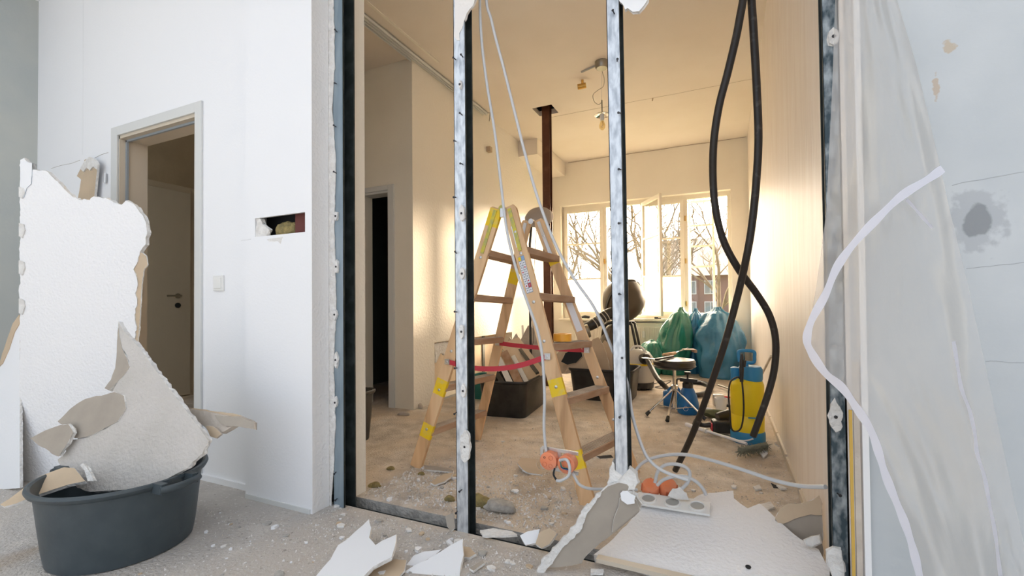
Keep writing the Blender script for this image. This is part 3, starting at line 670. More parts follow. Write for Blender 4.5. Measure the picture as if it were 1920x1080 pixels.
# iron hinges at the near and far apex
for A,ax in ((A1,-.016),(A2,-.016)):
    bm=B(); lathe(bm,[(.016,-.012),(.016,.012)],A+V((0,ax,-.01)),(0,1,0),14)
    for r_ in ((R1L,R1R) if A is A1 else (R2L,R2R)):
        p=lerp(r_,.99)+V((0,-.0145,0)); q=lerp(r_,.83)+V((0,-.0145,0)); bar(bm,p,q,.020,.003,side=(1,0,0))
    obj('hinge',bm,M_yelgreen if A is A1 else M_steel,lad,smooth=True)
bm=B(); box(bm,A1+V((.01,-.025,-.035)),(.03,.02,.05)); obj('hinge_catch',bm,M_steel,lad,bevel=.003)
# bolts
bm=None
for r_,ts_ in ((R1L,(.155,.31,.815,.46)),(R1R,(.13,.36,.51,.645,.82,.9)),(R2L,(.93,.5)),(R2R,(.93,.36,.2))):
    for t_ in ts_:
        b_=B(); lathe(b_,[(.008,0),(.008,.003),(.004,.005),(0,.005)],lerp(r_,t_)+V((0,-.0125,0)),(0,-1,0),10); obj('bolt',b_,M_steel,lad,smooth=True)
# pictogram label and small grey plate on the near right rail
def onrail(r_,t,u,off): 
    d=(r_[1]-r_[0]).normalized(); s=(V((1,0,0))-d*d.x).normalized(); return lerp(r_,t)+s*u+d.cross(s)*0+V((0,-.0125-off,0)),d,s
bm=B(); p,d,s=onrail(R1R,.745,-.006,.0006); 
box(bm,p,(.036,.001,.20),axes=(s,s.cross(d),d))
for i in range(8):
    for j in range(2):
        c=p+d*(.086-i*.0245)+s*(-.0088+j*.0176)+V((0,-.0009,0)); mi=1
        if i==0: mi=4 if j else 2
        if (i,j) in((6,1),): mi=3
        box(bm,c,(.0148,.0006,.021),axes=(s,s.cross(d),d),mi=mi)
        if i: box(bm,c+V((0,-.0006,0)),(.006,.0004,.008),axes=(s,s.cross(d),d),mi=0 if (i+j)%3 else 3)
obj('warning_label',bm,[M_labg,M_sil,M_yellow,M_red,mat('label_blue',(.25,.40,.65),.5)],lad)
bm=B(); p,d,s=onrail(R1R,.885,-.008,.0006); box(bm,p,(.016,.001,.12),axes=(s,s.cross(d),d)); obj('date_plate',bm,M_sil,lad)
bm=B(); p,d,s=onrail(R2R,.60,.0,.0006); box(bm,p,(.036,.001,.18),axes=(s,s.cross(d),d)); obj('paper_label',bm,M_sil,lad)
# red spreader straps between the rails
def strap(a,b,sag):
    m=(a+b)/2+V((0,0,-sag)); pts=smoothpts([a,(a+m)/2+V((0,0,-sag*.25)),m,(m+b)/2+V((0,0,-sag*.25)),b],5); bm=B()
    for p,q_ in zip(pts,pts[1:]): bar(bm,p,q_,.026,.002,side=(0,0,1))
    st=obj('spreader_strap',bm,M_red,lad)
    for e in (a,b):
        b_=B(); box(b_,e+V((0,-.004,0)),(.03,.003,.03)); lathe(b_,[(.006,0),(.006,.003),(0,.004)],e+V((0,-.006,0)),(0,-1,0),10); obj('strap_plate',b_,M_steel,st)
strap(lerp(R1L,.46)+V((.0,-.016,0)),lerp(R1R,.44)+V((0,-.016,0)),.035) if 0 else strap(lerp(R1L,.42)+V((.0,-.018,0)),lerp(R1R,.46)+V((0,-.018,0)),.05)
strap(lerp(R2L,.475)+V((0,-.016,0)),lerp(R2R,.465)+V((0,-.016,0)),.008)
# tape roll on the middle tread
tz=.70+.0195; tt=lerp(R1R,.70/1.43)*.62+lerp(R2R,.70/1.43)*.38
tp=Pz(1063,617,tz+.0)
bm=B(); lathe(bm,[(.026,0),(.047,0),(.047,.038),(.026,.038),(.026,0)],(tt.x,tt.y,tz),seg=32); tr_=obj('tape_roll',bm,M_tape,smooth=True)
tag(tr_,'roll of orange tape lying on the middle tread of the wooden ladder','tape')
# ================================================================ CABLES AND BOXES
def cable(name,pts,r,m,label,cat,group=None,seg=10,n=6):
    bm=B(); tube(bm,pts,r,seg,n); return tag(obj(name,bm,m,smooth=True),label,cat,group)
yc=1.67
cable('grey_cable',[Py(x,y,yc) for x,y in ((896,-420),(899,-60),(902,60),(912,150),(928,250),(940,350),(950,430),(968,505),(990,570),(1008,620),(1017,670),(1021,740),(1020,800),(1024,845),(1030,862))],.0058,M_cable,'grey cable running straight down past the ladder into the left orange box','cable')
cable('grey_cable',[Py(x,y,yc) for x,y in ((908,-420),(910,-40),(922,40),(945,130),(965,210),(985,290),(1008,370),(1040,455),(1075,520),(1110,570),(1130,610),(1150,660),(1176,715),(1184,770),(1196,815),(1213,856),(1238,880),(1268,893),(1290,900))],.0058,M_cable,'grey cable slanting right behind the middle stud down to the floor boxes','cable')
# hanging twin junction box
jp=Py(1048,865,yc)
jb=thing('junction_box','pair of orange junction boxes with grey rim dangling on a cable before the ladder','junction box',(jp.x,jp.y,jp.z-.04))
jn=V((-.05,-1,0)).normalized(); js=V((1,-.05,-.03)).normalized()
for k in (-1,1):
    c=jp+js*k*.036; bm=B(); 
    lathe(bm,[(0,-.022),(.030,-.022),(.034,-.018),(.034,.02),(.031,.022),(0,.022)],c,jn,24); bb=obj('box_body',bm,M_orange,jb,smooth=True)
    for a,rr in ((.9,.009),(2.4,.004),(3.9,.009),(5.3,.008)):
        b_=B(); ux=js; uz=V((0,0,1)); cc=c+jn*.0225+ux*math.cos(a)*.019+uz*math.sin(a)*.019
        lathe(b_,[(rr-.0012,0),(rr-.0012,.0012),(rr,.0012),(rr,0),(rr-.0012,0)],cc,jn,16); obj('knockout_ring',b_,M_oranged if rr>.005 else M_dark,bb)
bm=B(); c=jp-jn*.010
for k in (-1,1):
    for a,b_,w_ in ((V((-.038,0,.038)),V((.038,0,.038)),0),(V((-.038,0,-.036)),V((.038,0,-.036)),0),(V((-.038,0,-.036)),V((-.038,0,.038)),0)):
        p=c+js*k*.036; bar(bm,p+js*a.x+V((0,0,a.z)),p+js*b_.x+V((0,0,b_.z)),.006,.014,side=(0,1,0))
obj('box_rim',bm,M_steel,jb,bevel=.001)
def nearj(x,y,d=.03): return Py(x,y,yc-d)
cable('grey_cable',[nearj(1050,863,.03),nearj(1062,862,.05),nearj(1068,875,.06),nearj(1066,892,.06),nearj(1052,901,.06),nearj(1044,901,.055)],.0055,M_cable,'short grey cable loop curling out of the hanging orange boxes','cable')
bm=B(); tube(bm,[nearj(1044,901,.055),nearj(1038,890,.05),nearj(1040,878,.035)],.0035,8,5); tag(obj('stripped_wires',bm,M_dark,smooth=True),'dark stripped wire ends bent back into the left orange box','wire')
for k,m in ((0,M_greenw),(1,M_dark),(2,M_bluew)):
    bm=B(); tube(bm,[nearj(1051,866+2*k,.03),nearj(1054,876+k,.04),nearj(1064+k*3,878+2*k,.03)],.0018,6,4); w_=tag(obj('stripped_wires',bm,m,smooth=True),['green','black','blue'][k]+' wire end curling inside the right hanging orange box','wire')
cable('grey_cable',[nearj(1072,884,.0),nearj(1078,895,.03),nearj(1086,908,.03),nearj(1100,915,.02),nearj(1120,917,.0),nearj(1150,916,-.02),nearj(1195,918,-.05)],.0055,M_cable,'grey cable linking the hanging boxes to the floor by the torn board','cable')
# ---------------------------------------------------------------- white fallen panel with socket strip and boxes
nS=V((-.02,-.22,1)).normalized(); PS=V((-.1,1.66,.045))
panel=board('fallen_panel',[(1113,1040),(1150,1010),(1175,985),(1200,948),(1195,930),(1240,930),(1300,935),(1320,925),(1375,920),(1376,934),(1388,944),(1402,953),(1424,944),(1445,962),(1470,985),(1500,1010),(1535,1030),(1548,1055),(1600,1120),(1560,1150),(1380,1112),(1290,1082),(1200,1062)],PS,nS,th=.035,jag=.004,amp=.004,step=.03,mats=[M_rough,M_gyp,M_brown],keep=(20,21,22,19))
tag(panel,'large white wall panel lying flat between the middle stud and the right wall','plasterboard')
pc=Pp(1403,1064,PS,nS); bm=B(); lathe(bm,[(.0,0),(.008,0),(.009,.003),(.0,.002)],pc,nS,9); obj('dark_hole',bm,M_dark,panel)
a,b=Pp(1194,934,PS+V((0,0,.02)),nS),Pp(1332,955,PS+V((0,0,.02)),nS)
d=(b-a); L=d.length; dn=d.normalized(); sn=nS.cross(dn)
ss=thing('socket_strip','white triple socket frame lying along the top edge of the fallen panel','socket frame',tuple((a+b)/2))
bm=B(); c=(a+b)/2-sn*.0
bar(bm,a,b,.078,.010,side=sn)
obj('frame',bm,M_socket,ss,bevel=.003)
for k in range(3):
    q_=a+d*((k+.5)/3); bm=B(); lathe(bm,[(.024,.004),(.026,.010),(.031,.010),(.033,.004),(.024,.004)],q_,nS,28); o_=obj('socket_ring',bm,M_socket,ss,smooth=True)
    bm=B(); lathe(bm,[(0,.004),(.0245,.004),(.0245,.006),(0,.0055)],q_,nS,24); obj('socket_insert',bm,M_sockd,ss,smooth=True)
for i,(x,y,lb) in enumerate(((1220,916,'orange flush box standing behind the left end of the socket frame'),(1252,915,'orange flush box second from the left behind the socket frame'))):
    c=Py(x,y,a.y+.07+.012*i); bm=B(); lathe(bm,[(0,-.028),(.033,-.028),(.034,-.02),(.034,.022),(.031,.026),(0,.026)],c,(.15,-.5,.85),24)
    o_=tag(obj('flush_box',bm,M_orange,smooth=True),lb,'junction box')
    b_=B(); 
    for an in (0.2,1.7,3.2,4.7):
        ax_=V((.15,-.5,.85)).normalized(); u_=(V((1,0,0))-ax_*ax_.x).normalized(); v_=ax_.cross(u_)
        box(b_,c+(u_*math.cos(an)+v_*math.sin(an))*.034,(.008,.008,.04),axes=(u_,v_,ax_))
    ob=obj('rib',b_,M_oranged); ob.parent=o_; ob.location=V(ob['_b'])-V(o_['_b'])
yb=a.y+.02
cable('grey_cable',[Py(1188,888,2.0),Py(1205,868,2.0),Py(1235,856,1.98),Py(1280,852,1.95),Py(1330,862,1.9),Py(1390,880,1.85),Py(1450,900,1.8),Py(1500,911,1.75),Py(1548,913,1.66)],.0068,M_cable,'long grey cable arching over the fallen panel to the right-hand stud','cable')
cable('grey_cable',[Py(1228,905,yb),Py(1233,885,yb),Py(1245,873,yb),Py(1262,870,yb),Py(1282,874,yb),Py(1293,885,yb),Py(1291,902,yb),Py(1279,916,yb)],.0068,M_cable,'small grey cable loop standing above the flush boxes','cable')
cable('grey_cable',[Py(1232,910,yb),Py(1245,899,yb),Py(1268,893,yb),Py(1290,895,yb),Py(1308,905,yb),Py(1319,918,yb),Py(1324,928,yb)],.0068,M_cable,'low grey cable arc ending on the edge of the fallen panel','cable')
bm=B(); tag(board('plasterboard_scrap',[(1252,930),(1262,917),(1275,913),(1286,925),(1292,938),(1270,936)],a+V((.1,.0,.02)),(0,-1,.4),th=.012,jag=.004,amp=.002,step=.012,mats=[M_gyp,M_gyp,M_brown]),'small white crumb of board leaning on the orange flush boxes','plasterboard')
# --- torn grey-brown board at the left of the panel
g0=Py(1010,1068,1.47); g1=Py(1110,1045,1.53); g2=Py(1150,925,1.57); nG=nplane(g0,g1,g2)
gb=board('torn_board',[(1008,1068),(1018,1052),(1050,1020),(1082,985),(1102,950),(1118,930),(1140,912),(1160,905),(1175,908),(1190,925),(1203,945),(1198,960),(1180,975),(1163,990),(1150,1000),(1125,1018),(1100,1040),(1090,1056),(1060,1062),(1030,1064)],g0,nG,th=.0125,jag=.006,amp=.003,step=.02,mats=[M_brown,M_gyp,M_white])
tag(gb,'torn grey-brown board leaning against the foot of the middle stud','plasterboard')
board('gypsum_core_edge',[(1006,1072),(1016,1050),(1048,1018),(1080,983),(1100,948),(1118,926),(1128,924),(1112,948),(1098,970),(1092,990),(1080,1002),(1064,1020),(1046,1040),(1030,1062),(1018,1078)],g0+nG*.006,nG,th=.012,jag=.006,amp=.004,step=.012,mats=[M_gyp,M_gyp,M_gyp],parent=gb)
board('torn_flap',[(1162,935),(1180,926),(1193,938),(1200,955),(1186,968),(1166,984),(1148,998),(1152,970),(1160,950)],g0+nG*.008,nG,th=.004,jag=.002,amp=.002,step=.02,mats=[M_brown,M_gyp,M_brown],parent=gb)
for pl,yy,m,lb in (([(1140,912),(1143,880),(1148,864),(1158,876),(1170,892),(1160,908),(1150,915)],1.585,M_gyp,'jagged grey shard standing at the left foot of the middle stud'),
                   ([(1160,905),(1168,892),(1180,878),(1192,890),(1196,905),(1190,918),(1172,922)],1.575,M_gyp,'crumpled white gypsum lump at the right foot of the middle stud'),
                   ([(1163,925),(1176,920),(1192,930),(1190,944),(1176,946),(1165,938)],1.56,M_white,'small pale chip under the crumpled lump at the middle stud')):
    tag(board('gypsum_shard',pl,(0,yy,0),(.1,-1,.15),th=.03,jag=.008,amp=.004,step=.012,mats=[m,M_gyp,M_brown]),lb,'plaster')
# base rim of the panel (skirting piece) towards the camera
bs=[Pz(1120,1047,.03),Pz(1290,1086,.03)]; bm=B(); bar(bm,bs[0],bs[1]+(bs[1]-bs[0])*.6,.014,.03,side=(0,0,1))
tag(obj('skirting_strip',bm,M_framet),'cream skirting strip lying along the front edge of the fallen panel','skirting')
# --- tan torn board at the right end
tn=board('torn_board',[(1453,975),(1462,956),(1478,945),(1502,946),(1524,938),(1536,930),(1541,950),(1543,1046),(1520,1040),(1492,1016),(1470,995)],Py(1500,980,1.93),(-.1,-1,.25),th=.0125,jag=.003,amp=.002,step=.02,mats=[M_brown,M_gyp,M_white])
tag(tn,'torn brown-backed board wedged between the fallen panel and the right wall','plasterboard')
board('peeled_paper',[(1454,972),(1462,954),(1478,944),(1502,945),(1524,938),(1536,929),(1541,945),(1541,966),(1520,964),(1498,970),(1480,978),(1462,984)],Py(1500,980,1.925),(-.1,-1,.25),th=.003,jag=.002,amp=.002,step=.015,mats=[M_tan,M_tan,M_tan],parent=tn)
for pl,p0,n_,lb in (([(1510,1012),(1522,1006),(1536,1004),(1538,1018),(1524,1024),(1512,1022)],Py(1525,1015,1.80),(0,-1,.5),'small pale lump of plaster on the torn board at the right wall'),
                    ([(1550,1035),(1562,1026),(1578,1032),(1582,1060),(1583,1100),(1562,1090),(1554,1060)],(0,1.56,0),(-.1,-1,.1),'white crumbled plaster piece covering the foot of the right-hand stud')):
    tag(board('gypsum_shard',pl,p0,n_,th=.02,jag=.006,amp=.003,step=.012,mats=[M_gyp,M_gyp,M_brown]),lb,'plaster')
# --- white boards in the centre foreground
w0=Pz(640,1060,.03); nW=V((-.1,-.22,1)).normalized()
q=board('plasterboard_scrap',[(560,1130),(594,1078),(620,1048),(634,1022),(650,1012),(668,995),(680,985),(692,973),(696,990),(692,1008),(704,1022),(716,1014),(730,1008),(743,1002),(741,1022),(734,1045),(700,1062),(680,1082),(665,1130)],w0,nW,mats=[M_white,M_gyp,M_brown],amp=.003,jag=.003,step=.03)
tag(q,'star-pointed white board lying on the floor, left of the two in the foreground','plasterboard')
w1=Pz(820,1050,.02); nW2=V((.1,-.35,1)).normalized()
q=board('plasterboard_scrap',[(740,1130),(752,1076),(780,1058),(800,1050),(825,1035),(845,1022),(868,1010),(869,1040),(864,1060),(862,1130)],w1,nW2,mats=[M_white,M_gyp,M_brown],amp=.003,jag=.003,step=.03)
tag(q,'white triangular board with a straight right edge lying in the foreground centre','plasterboard')
q=board('plasterboard_scrap',[(720,1130),(738,1085),(755,1068),(775,1042),(795,1034),(828,1030),(812,1044),(780,1060),(756,1080),(748,1130)],w1-V((0,0,.016)),nW2,mats=[M_white,M_gyp,M_brown],amp=.003,jag=.003,step=.02)
tag(q,'white layered strip tucked under the triangular board in the foreground','plasterboard')
q=board('torn_board',[(678,1130),(690,1072),(715,1058),(742,1048),(762,1050),(758,1070),(742,1088),(732,1130)],Pz(720,1065,.012),(0,-.2,1),mats=[M_tan,M_gyp,M_brown],th=.006,amp=.003,jag=.003,step=.02)
tag(q,'tan torn paper backing between the two white foreground boards','plasterboard')
FS=[([(866,1024),(880,1026),(892,1038),(880,1045),(866,1044)],.012,M_tan,'cream chip just right of the triangular foreground board'),
    ([(836,1015),(842,1010),(850,1018),(846,1022)],.012,M_white,'tiny white chip above the triangular foreground board'),
    ([(880,1065),(905,1050),(908,1055),(888,1070)],.012,M_brown,'dark sliver of board on the floor right of the foreground boards'),
    ([(580,918),(700,918),(701,916)],.01,M_tan,None),
    ([(1006,874),(1004,860),(978,858),(975,862),(970,868),(980,880),(990,886),(1002,888),(1015,890),(1018,886)],.02,M_tan,'cream torn flake on the floor left of the hanging orange boxes'),
    ([(808,905),(820,895),(835,888),(850,886),(844,895),(832,903),(815,909)],.012,M_tan,'tan curved flake on the floor just left of the plaster-dabbed stud'),
    ([(795,872),(820,874),(850,882),(850,885),(820,882),(796,880)],.012,M_brown,'thin grey splinter lying at the foot of the left ladder rail'),
    ([(1118,855),(1146,853),(1150,858),(1125,860)],.008,M_dark,'flat black scrap on the floor right of the ladder foot'),
    ([(1445,905),(1460,912),(1485,918),(1483,924),(1466,922),(1450,915)],.008,M_dark,'curved black rubber scrap on the floor beside the long arching cable'),
    ([(1455,908),(1468,911),(1476,915),(1464,916)],.016,M_gyp,'white fleck lying on the curved black rubber scrap'),
    ([(1425,945),(1445,940),(1452,950),(1438,956)],.012,M_gyp,'flat white flake behind the fallen panel near the right wall'),
    ([(1412,912),(1424,908),(1428,916),(1416,918)],.012,M_gyp,'small white flake between the arching cable and the fallen panel'),
    ([(1452,830),(1470,824),(1478,830),(1460,836)],.012,M_brown,'dark strip of debris against the skirting of the right wall'),
    ([(1425,848),(1436,838),(1440,850),(1432,858)],.02,M_white,'crumpled white paper beside the broom head'),
    ([(1108,1066),(1132,1067),(1130,1074),(1108,1074)],.014,M_gyp,'short white gypsum bar on the floor below the torn grey-brown board'),
    ([(900,994),(925,990),(960,996),(970,1002),(930,1005),(905,1004)],.02,M_gyp,'long pale crust at the trench right of the plaster-dabbed stud'),
    ([(975,1004),(990,996),(1012,992),(1006,1018),(985,1022)],.03,M_white,'white crust fragment at the trench, left of the curled tan one'),
    ([(1004,1020),(1010,1000),(1030,990),(1044,1000),(1030,1020),(1015,1028)],.03,M_tan,'curled tan paper fragment next to the torn grey-brown board'),
    ([(835,968),(850,960),(852,990),(846,996),(838,985)],.04,M_brown,'brown board shard leaning in the trench against the plaster-dabbed stud')]
for i,(pl,h,m,lb) in enumerate(FS):
    if lb is None: continue
    c=pl[0]; up_=.3 if h>.025 else .05
    tag(board('debris_flake',pl,Pz(c[0],c[1],h),(random.uniform(-.1,.1),-up_*3,1),th=.009,jag=.003,amp=.001,step=.012,mats=[m,M_gyp,M_brown]),lb,'debris')
# foam / wool clumps
def clump(c,r,sc,m,name,label,cat,disp=.5,fr=35):
    bm=B(); bmesh.ops.create_icosphere(bm,subdivisions=3,radius=r)
    for v in bm.verts:
        k=1+disp*noise.noise(v.co*fr+V(c)); v.co=V((v.co.x*sc[0]*k,v.co.y*sc[1]*k,max(v.co.z*sc[2]*k,-r*.3)))+V(c)+V((0,0,r*.3))
    return tag(obj(name,bm,m,smooth=True),label,cat)
clump(Pz(900,948),.035,(1.3,1,1),M_foam,'mineral_wool','yellow-brown wool clump right behind the plaster-dabbed stud','insulation')
clump(Pz(843,938),.02,(1.2,1,.8),M_foam,'mineral_wool','yellow-brown wool clump left of the plaster-dabbed stud','insulation')
clump(Pz(702,912),.022,(1.6,1,.7),M_foam,'mineral_wool','brownish wool clump on the floor near the wall stub','insulation')
clump(Pz(732,880),.016,(1.6,1,.8),M_foam,'mineral_wool','small brownish wool clump in front of the hall doorway','insulation')
clump(Pz(790,890),.014,(1.4,1,.8),M_foam,'mineral_wool','tiny wool clump beside the left ladder foot','insulation')
clump(Pz(936,955),.05,(1.5,1,.5),M_concrete,'rubble_lump','rounded grey lump of mortar in the rubble behind the trench','rubble',.3,20)
clump(Pz(757,778),.03,(1.5,.9,.7),M_shard,'rubble_lump','pale stone lump on the floor in front of the hall wall corner','rubble',.6,30)
clump(Pz(785,765),.03,(1.2,.7,1.2),M_shard,'rubble_lump','brown lump at the foot of the hall wall corner','rubble',.6,30)
# countable chips and the fine grit
chip_src=[]
for k in range(6):
    n_=random.randint(4,7); pts=[V((math.cos(2*PI*j/n_)*random.uniform(.5,1),math.sin(2*PI*j/n_)*random.uniform(.4,1),0))*.014 for j in range(n_)]
    bm=slab(B(),pts,(0,0,1),.006,.002,(0,0,0)); bmesh.ops.translate(bm,verts=bm.verts,vec=(0,0,.006))
    me=bpy.data.meshes.new('plaster_chip'); bmesh.ops.recalc_face_normals(bm,faces=bm.faces); bm.to_mesh(me); bm.free(); me.materials.append([M_gyp,M_white,M_tan,M_gyp,M_concrete,M_white][k]); chip_src.append(me)
rc=random.Random(3); nch=0
def grounded(x,y):
    if 1.57<y<1.72 and -1.66<x<.33: return False
    if math.hypot(x-TC.x,y-TC.y)<.27: return False
    if x>-.62 and 1.45<y<2.35: return False
    if y>1.69 and x<-1.6: return False
    if y<1.6 and x>.3: return False
    if y>1.35 and x<-1.62: return False
    if x<-2.6: return False
    return True
while nch<230:
    y=rc.gauss(1.78,.35); x=rc.uniform(-1.75,.25)
    if rc.random()<.2: x=rc.uniform(-2.6,-.4); y=rc.uniform(.9,1.5)
    if not grounded(x,y) or y<.75 or y>4: continue
    m_=chip_src[nch%6]; c_=bpy.data.objects.new('plaster_chip',m_); COL.objects.link(c_)
    s_=rc.choice((.35,.5,.6,.8,1.1,1.6)); c_.location=(x,y,.0); c_.rotation_euler=(rc.uniform(-.12,.12),rc.uniform(-.12,.12),rc.uniform(0,6.28)); c_.scale=(s_,s_*rc.uniform(.6,1),s_)
    tag(c_,'small loose plaster chip lying on the dusty floor around the trench','plaster chip','plaster chips scattered around the trench'); nch+=1
bm=B(); ng=0
while ng<9000:
    y=rc.gauss(1.8,.30) if rc.random()<.75 else rc.uniform(.8,3.6); x=rc.uniform(-2.5,.3)
    if not grounded(x,y): continue
    s_=rc.uniform(.0015,.0055)*(1.6 if 1.65<y<2.15 and rc.random()<.5 else 1); vs=[bm.verts.new((x+s_*rc.uniform(-1,1),y+s_*rc.uniform(-1,1),z)) for z in (0,0,0,s_*rc.uniform(.6,1.6))]
    for f_ in ((0,1,2),(0,3,1),(1,3,2),(2,3,0)): bm.faces.new([vs[i] for i in f_])
    ng+=1
gt=keep_coords(obj('fine_rubble',bm,mat('fine_rubble',(.76,.74,.72),.9,col2=(.55,.51,.46),cscale=9,cfac=(.5,.6)))); gt['kind']='stuff'; tag(gt,'fine pale grit and crumbs strewn over the floor on both sides of the trench','rubble',kind='stuff')
# ================================================================ CEILING ITEMS, COLUMN
col0=V((hc.x,hc.y,0)); cx_=Pz(1025,210,ZC)
cw=.088; t=thing('steel_column','slim red-brown primed steel column rising through the broken ceiling hole','column',(cx_.x,cx_.y,0))
bm=B(); bx(bm,cx_.x-cw/2,cx_.x+cw/2,cx_.y-.04,cx_.y-.032,0,ZC+.28); bx(bm,cx_.x-cw/2,cx_.x+cw/2,cx_.y+.032,cx_.y+.04,0,ZC+.28); bx(bm,cx_.x-.004,cx_.x+.004,cx_.y-.032,cx_.y+.032,0,ZC+.28); obj('beam_profile',bm,M_rust,t)
bm=B(); bx(bm,cx_.x-.08,cx_.x+.08,cx_.y-.07,cx_.y+.07,0,.012); obj('base_plate',bm,M_rust,t)
# curtain rail along the mouth of the hall
ra,rb=V((-2.44,1.90,ZC-.012)),Pz(902,212,ZC)-V((0,0,.012))
rb.x=-2.44
cr=thing('curtain_rail','long grey three-track curtain rail screwed to the ceiling along the hall','curtain rail',tuple((ra+rb)/2))
bm=B(); bar(bm,ra,rb,.09,.008,side=(1,0,0)); obj('rail_plate',bm,M_sockd,cr)
bm=B()
for k in (-.040,-.0135,.0135,.040): bar(bm,ra+V((k,0,-.012)),rb+V((k,0,-.012)),.006,.018,side=(1,0,0))
obj('track_rib',bm,M_socket,cr)
bm=B(); tube(bm,[rb+V((.04,.0,-.004)),rb+V((.07,0,-.004)),rb+V((.06,0,-.10))],.0025,6,0); obj('rail_hook',bm,M_screw,cr)
bm=B(); bar(bm,V((-2.30,1.9,ZC-.003)),V((-2.30,3.45,ZC-.003)),.02,.006,side=(1,0,0)); struct(obj('trim_6',bm,M_rearwall))
# pendant lamp
lc=Pz(1128,116,ZC); lp=thing('pendant_lamp','bare-bulb pendant lamp with a shallow metal disc hanging from a looped wire','lamp',(lc.x,lc.y,ZC))
bm=B(); lathe(bm,[(0,-.005),(.058,-.005),(.062,.0),(.060,-.045),(.048,-.062),(0,-.066)],(lc.x,lc.y,ZC),seg=28); obj('ceiling_canopy',bm,M_lampm,lp,smooth=True)
dz_=ZC-.62; Dl=(lc-CAM).dot(fw)
def L(px,py): return Py(px,py,lc.y)
bm=B(); tube(bm,[L(1129,136),L(1128,150),L(1128,200)],.0015,5,2); obj('suspension_wire',bm,M_steel,lp)
bm=B(); tube(bm,[L(1129,134),L(1133,148),L(1131,162),L(1120,170),L(1112,178),L(1114,190),L(1122,196),L(1128,192)],.0025,6,5); obj('flex',bm,M_lampm,lp,smooth=True)
bm=B(); tube(bm,[L(1128.5,188),L(1129,212)],.006,8,0); obj('lamp_rod',bm,M_lampm,lp)
ls=L(1129,214); bm=B(); lathe(bm,[(.006,.015),(.03,.010),(.062,-.003),(.070,-.012),(.066,-.014),(.03,.004),(.0,.006)],ls,seg=30); obj('lamp_shade',bm,M_chrome,lp,smooth=True)
bm=B(); lathe(bm,[(0,0),(.018,0),(.018,-.06),(.0,-.062)],ls,seg=18); obj('bulb_socket',bm,M_socket,lp,smooth=True)
bm=B(); lathe(bm,[(.013,-.06),(.018,-.075),(.027,-.10),(.026,-.125),(.012,-.142),(0,-.145)],ls,seg=20); obj('bulb',bm,M_bulb,lp,smooth=True)
bm=B(); tube(bm,[ls+V((0,0,-.065)),ls+V((.006,0,-.10)),ls+V((-.006,0,-.11)),ls+V((0,0,-.125))],.002,5,3); obj('filament',bm,M_brass,lp)
a_=Pz(1117,123,ZC-.006); b_=Pz(1090,135,ZC-.006); bm=B(); bar(bm,a_,b_,.018,.012,side=(0,0,1)); tag(obj('cable_duct',bm,M_sockd),'short grey cable duct on the ceiling left of the pendant lamp','cable duct')
sp=Pz(1092,150,ZC); t=thing('brass_spot','small brass ceiling spotlight below and left of the pendant lamp canopy','lamp',(sp.x,sp.y,ZC))
bm=B(); tube(bm,[(sp.x,sp.y,ZC),(sp.x,sp.y,ZC-.045)],.012,10,0); obj('spot_stem',bm,M_brass,t)
bm=B(); lathe(bm,[(0,-.045),(.026,-.045),(.026,.035),(.02,.035),(.02,.0),(0,0)],(sp.x-.012,sp.y,ZC-.06),(-1,-.3,-.15),18); obj('spot_head',bm,M_brass,t,smooth=True)
for px,py,lb in ((1224,184,'lone tan plug stub sticking out of the ceiling right of the middle stud'),):
    c=Pz(px,py,ZC); bm=B(); lathe(bm,[(.008,0),(.006,-.03),(0,-.032)],(c.x,c.y,ZC),(.2,0,1),8); tag(obj('ceiling_plug',bm,M_tan),lb,'plug')
c=Px(914,281,XL); bm=B(); box(bm,(XL+.025,c.y,c.z),(.05,.06,.06)); wbk=tag(obj('wall_bracket',bm,M_tan,bevel=.004),'small tan wooden block fixed high on the left wall of the rear room','bracket')
# ================================================================ BLACK HOSES
def hose(pts,label): return cable('black_hose',pts,.0150,M_rubber,label,'hose','black hoses hanging through the opening',14,7)
hose([Py(1402,-330,2.0),Py(1398,-60,2.0),Py(1386,40,2.0),Py(1366,130,2.0),Py(1348,200,2.02),Py(1338,270,2.05),Py(1337,340,2.1),Py(1343,400,2.12),Py(1358,455,2.16),Py(1385,505,2.2),Py(1418,550,2.28),Py(1442,590,2.32),Py(1454,635,2.35),Py(1452,690,2.38),Py(1438,745,2.40),Py(1412,818,2.42)],'black hose that bows left, crosses over and ends before the yellow tank')
hose([Py(1398,-330,2.03),Py(1406,-60,2.03),Py(1413,60,2.03),Py(1419,170,2.05),Py(1422,260,2.06),Py(1418,340,2.08),Py(1410,420,2.1),Py(1400,480,2.12),Py(1384,550,2.2),Py(1360,640,2.26),Py(1330,730,2.35),Py(1298,815,2.45),Py(1266,882,2.56)],'black hose that runs straight down and slants left to the floor')
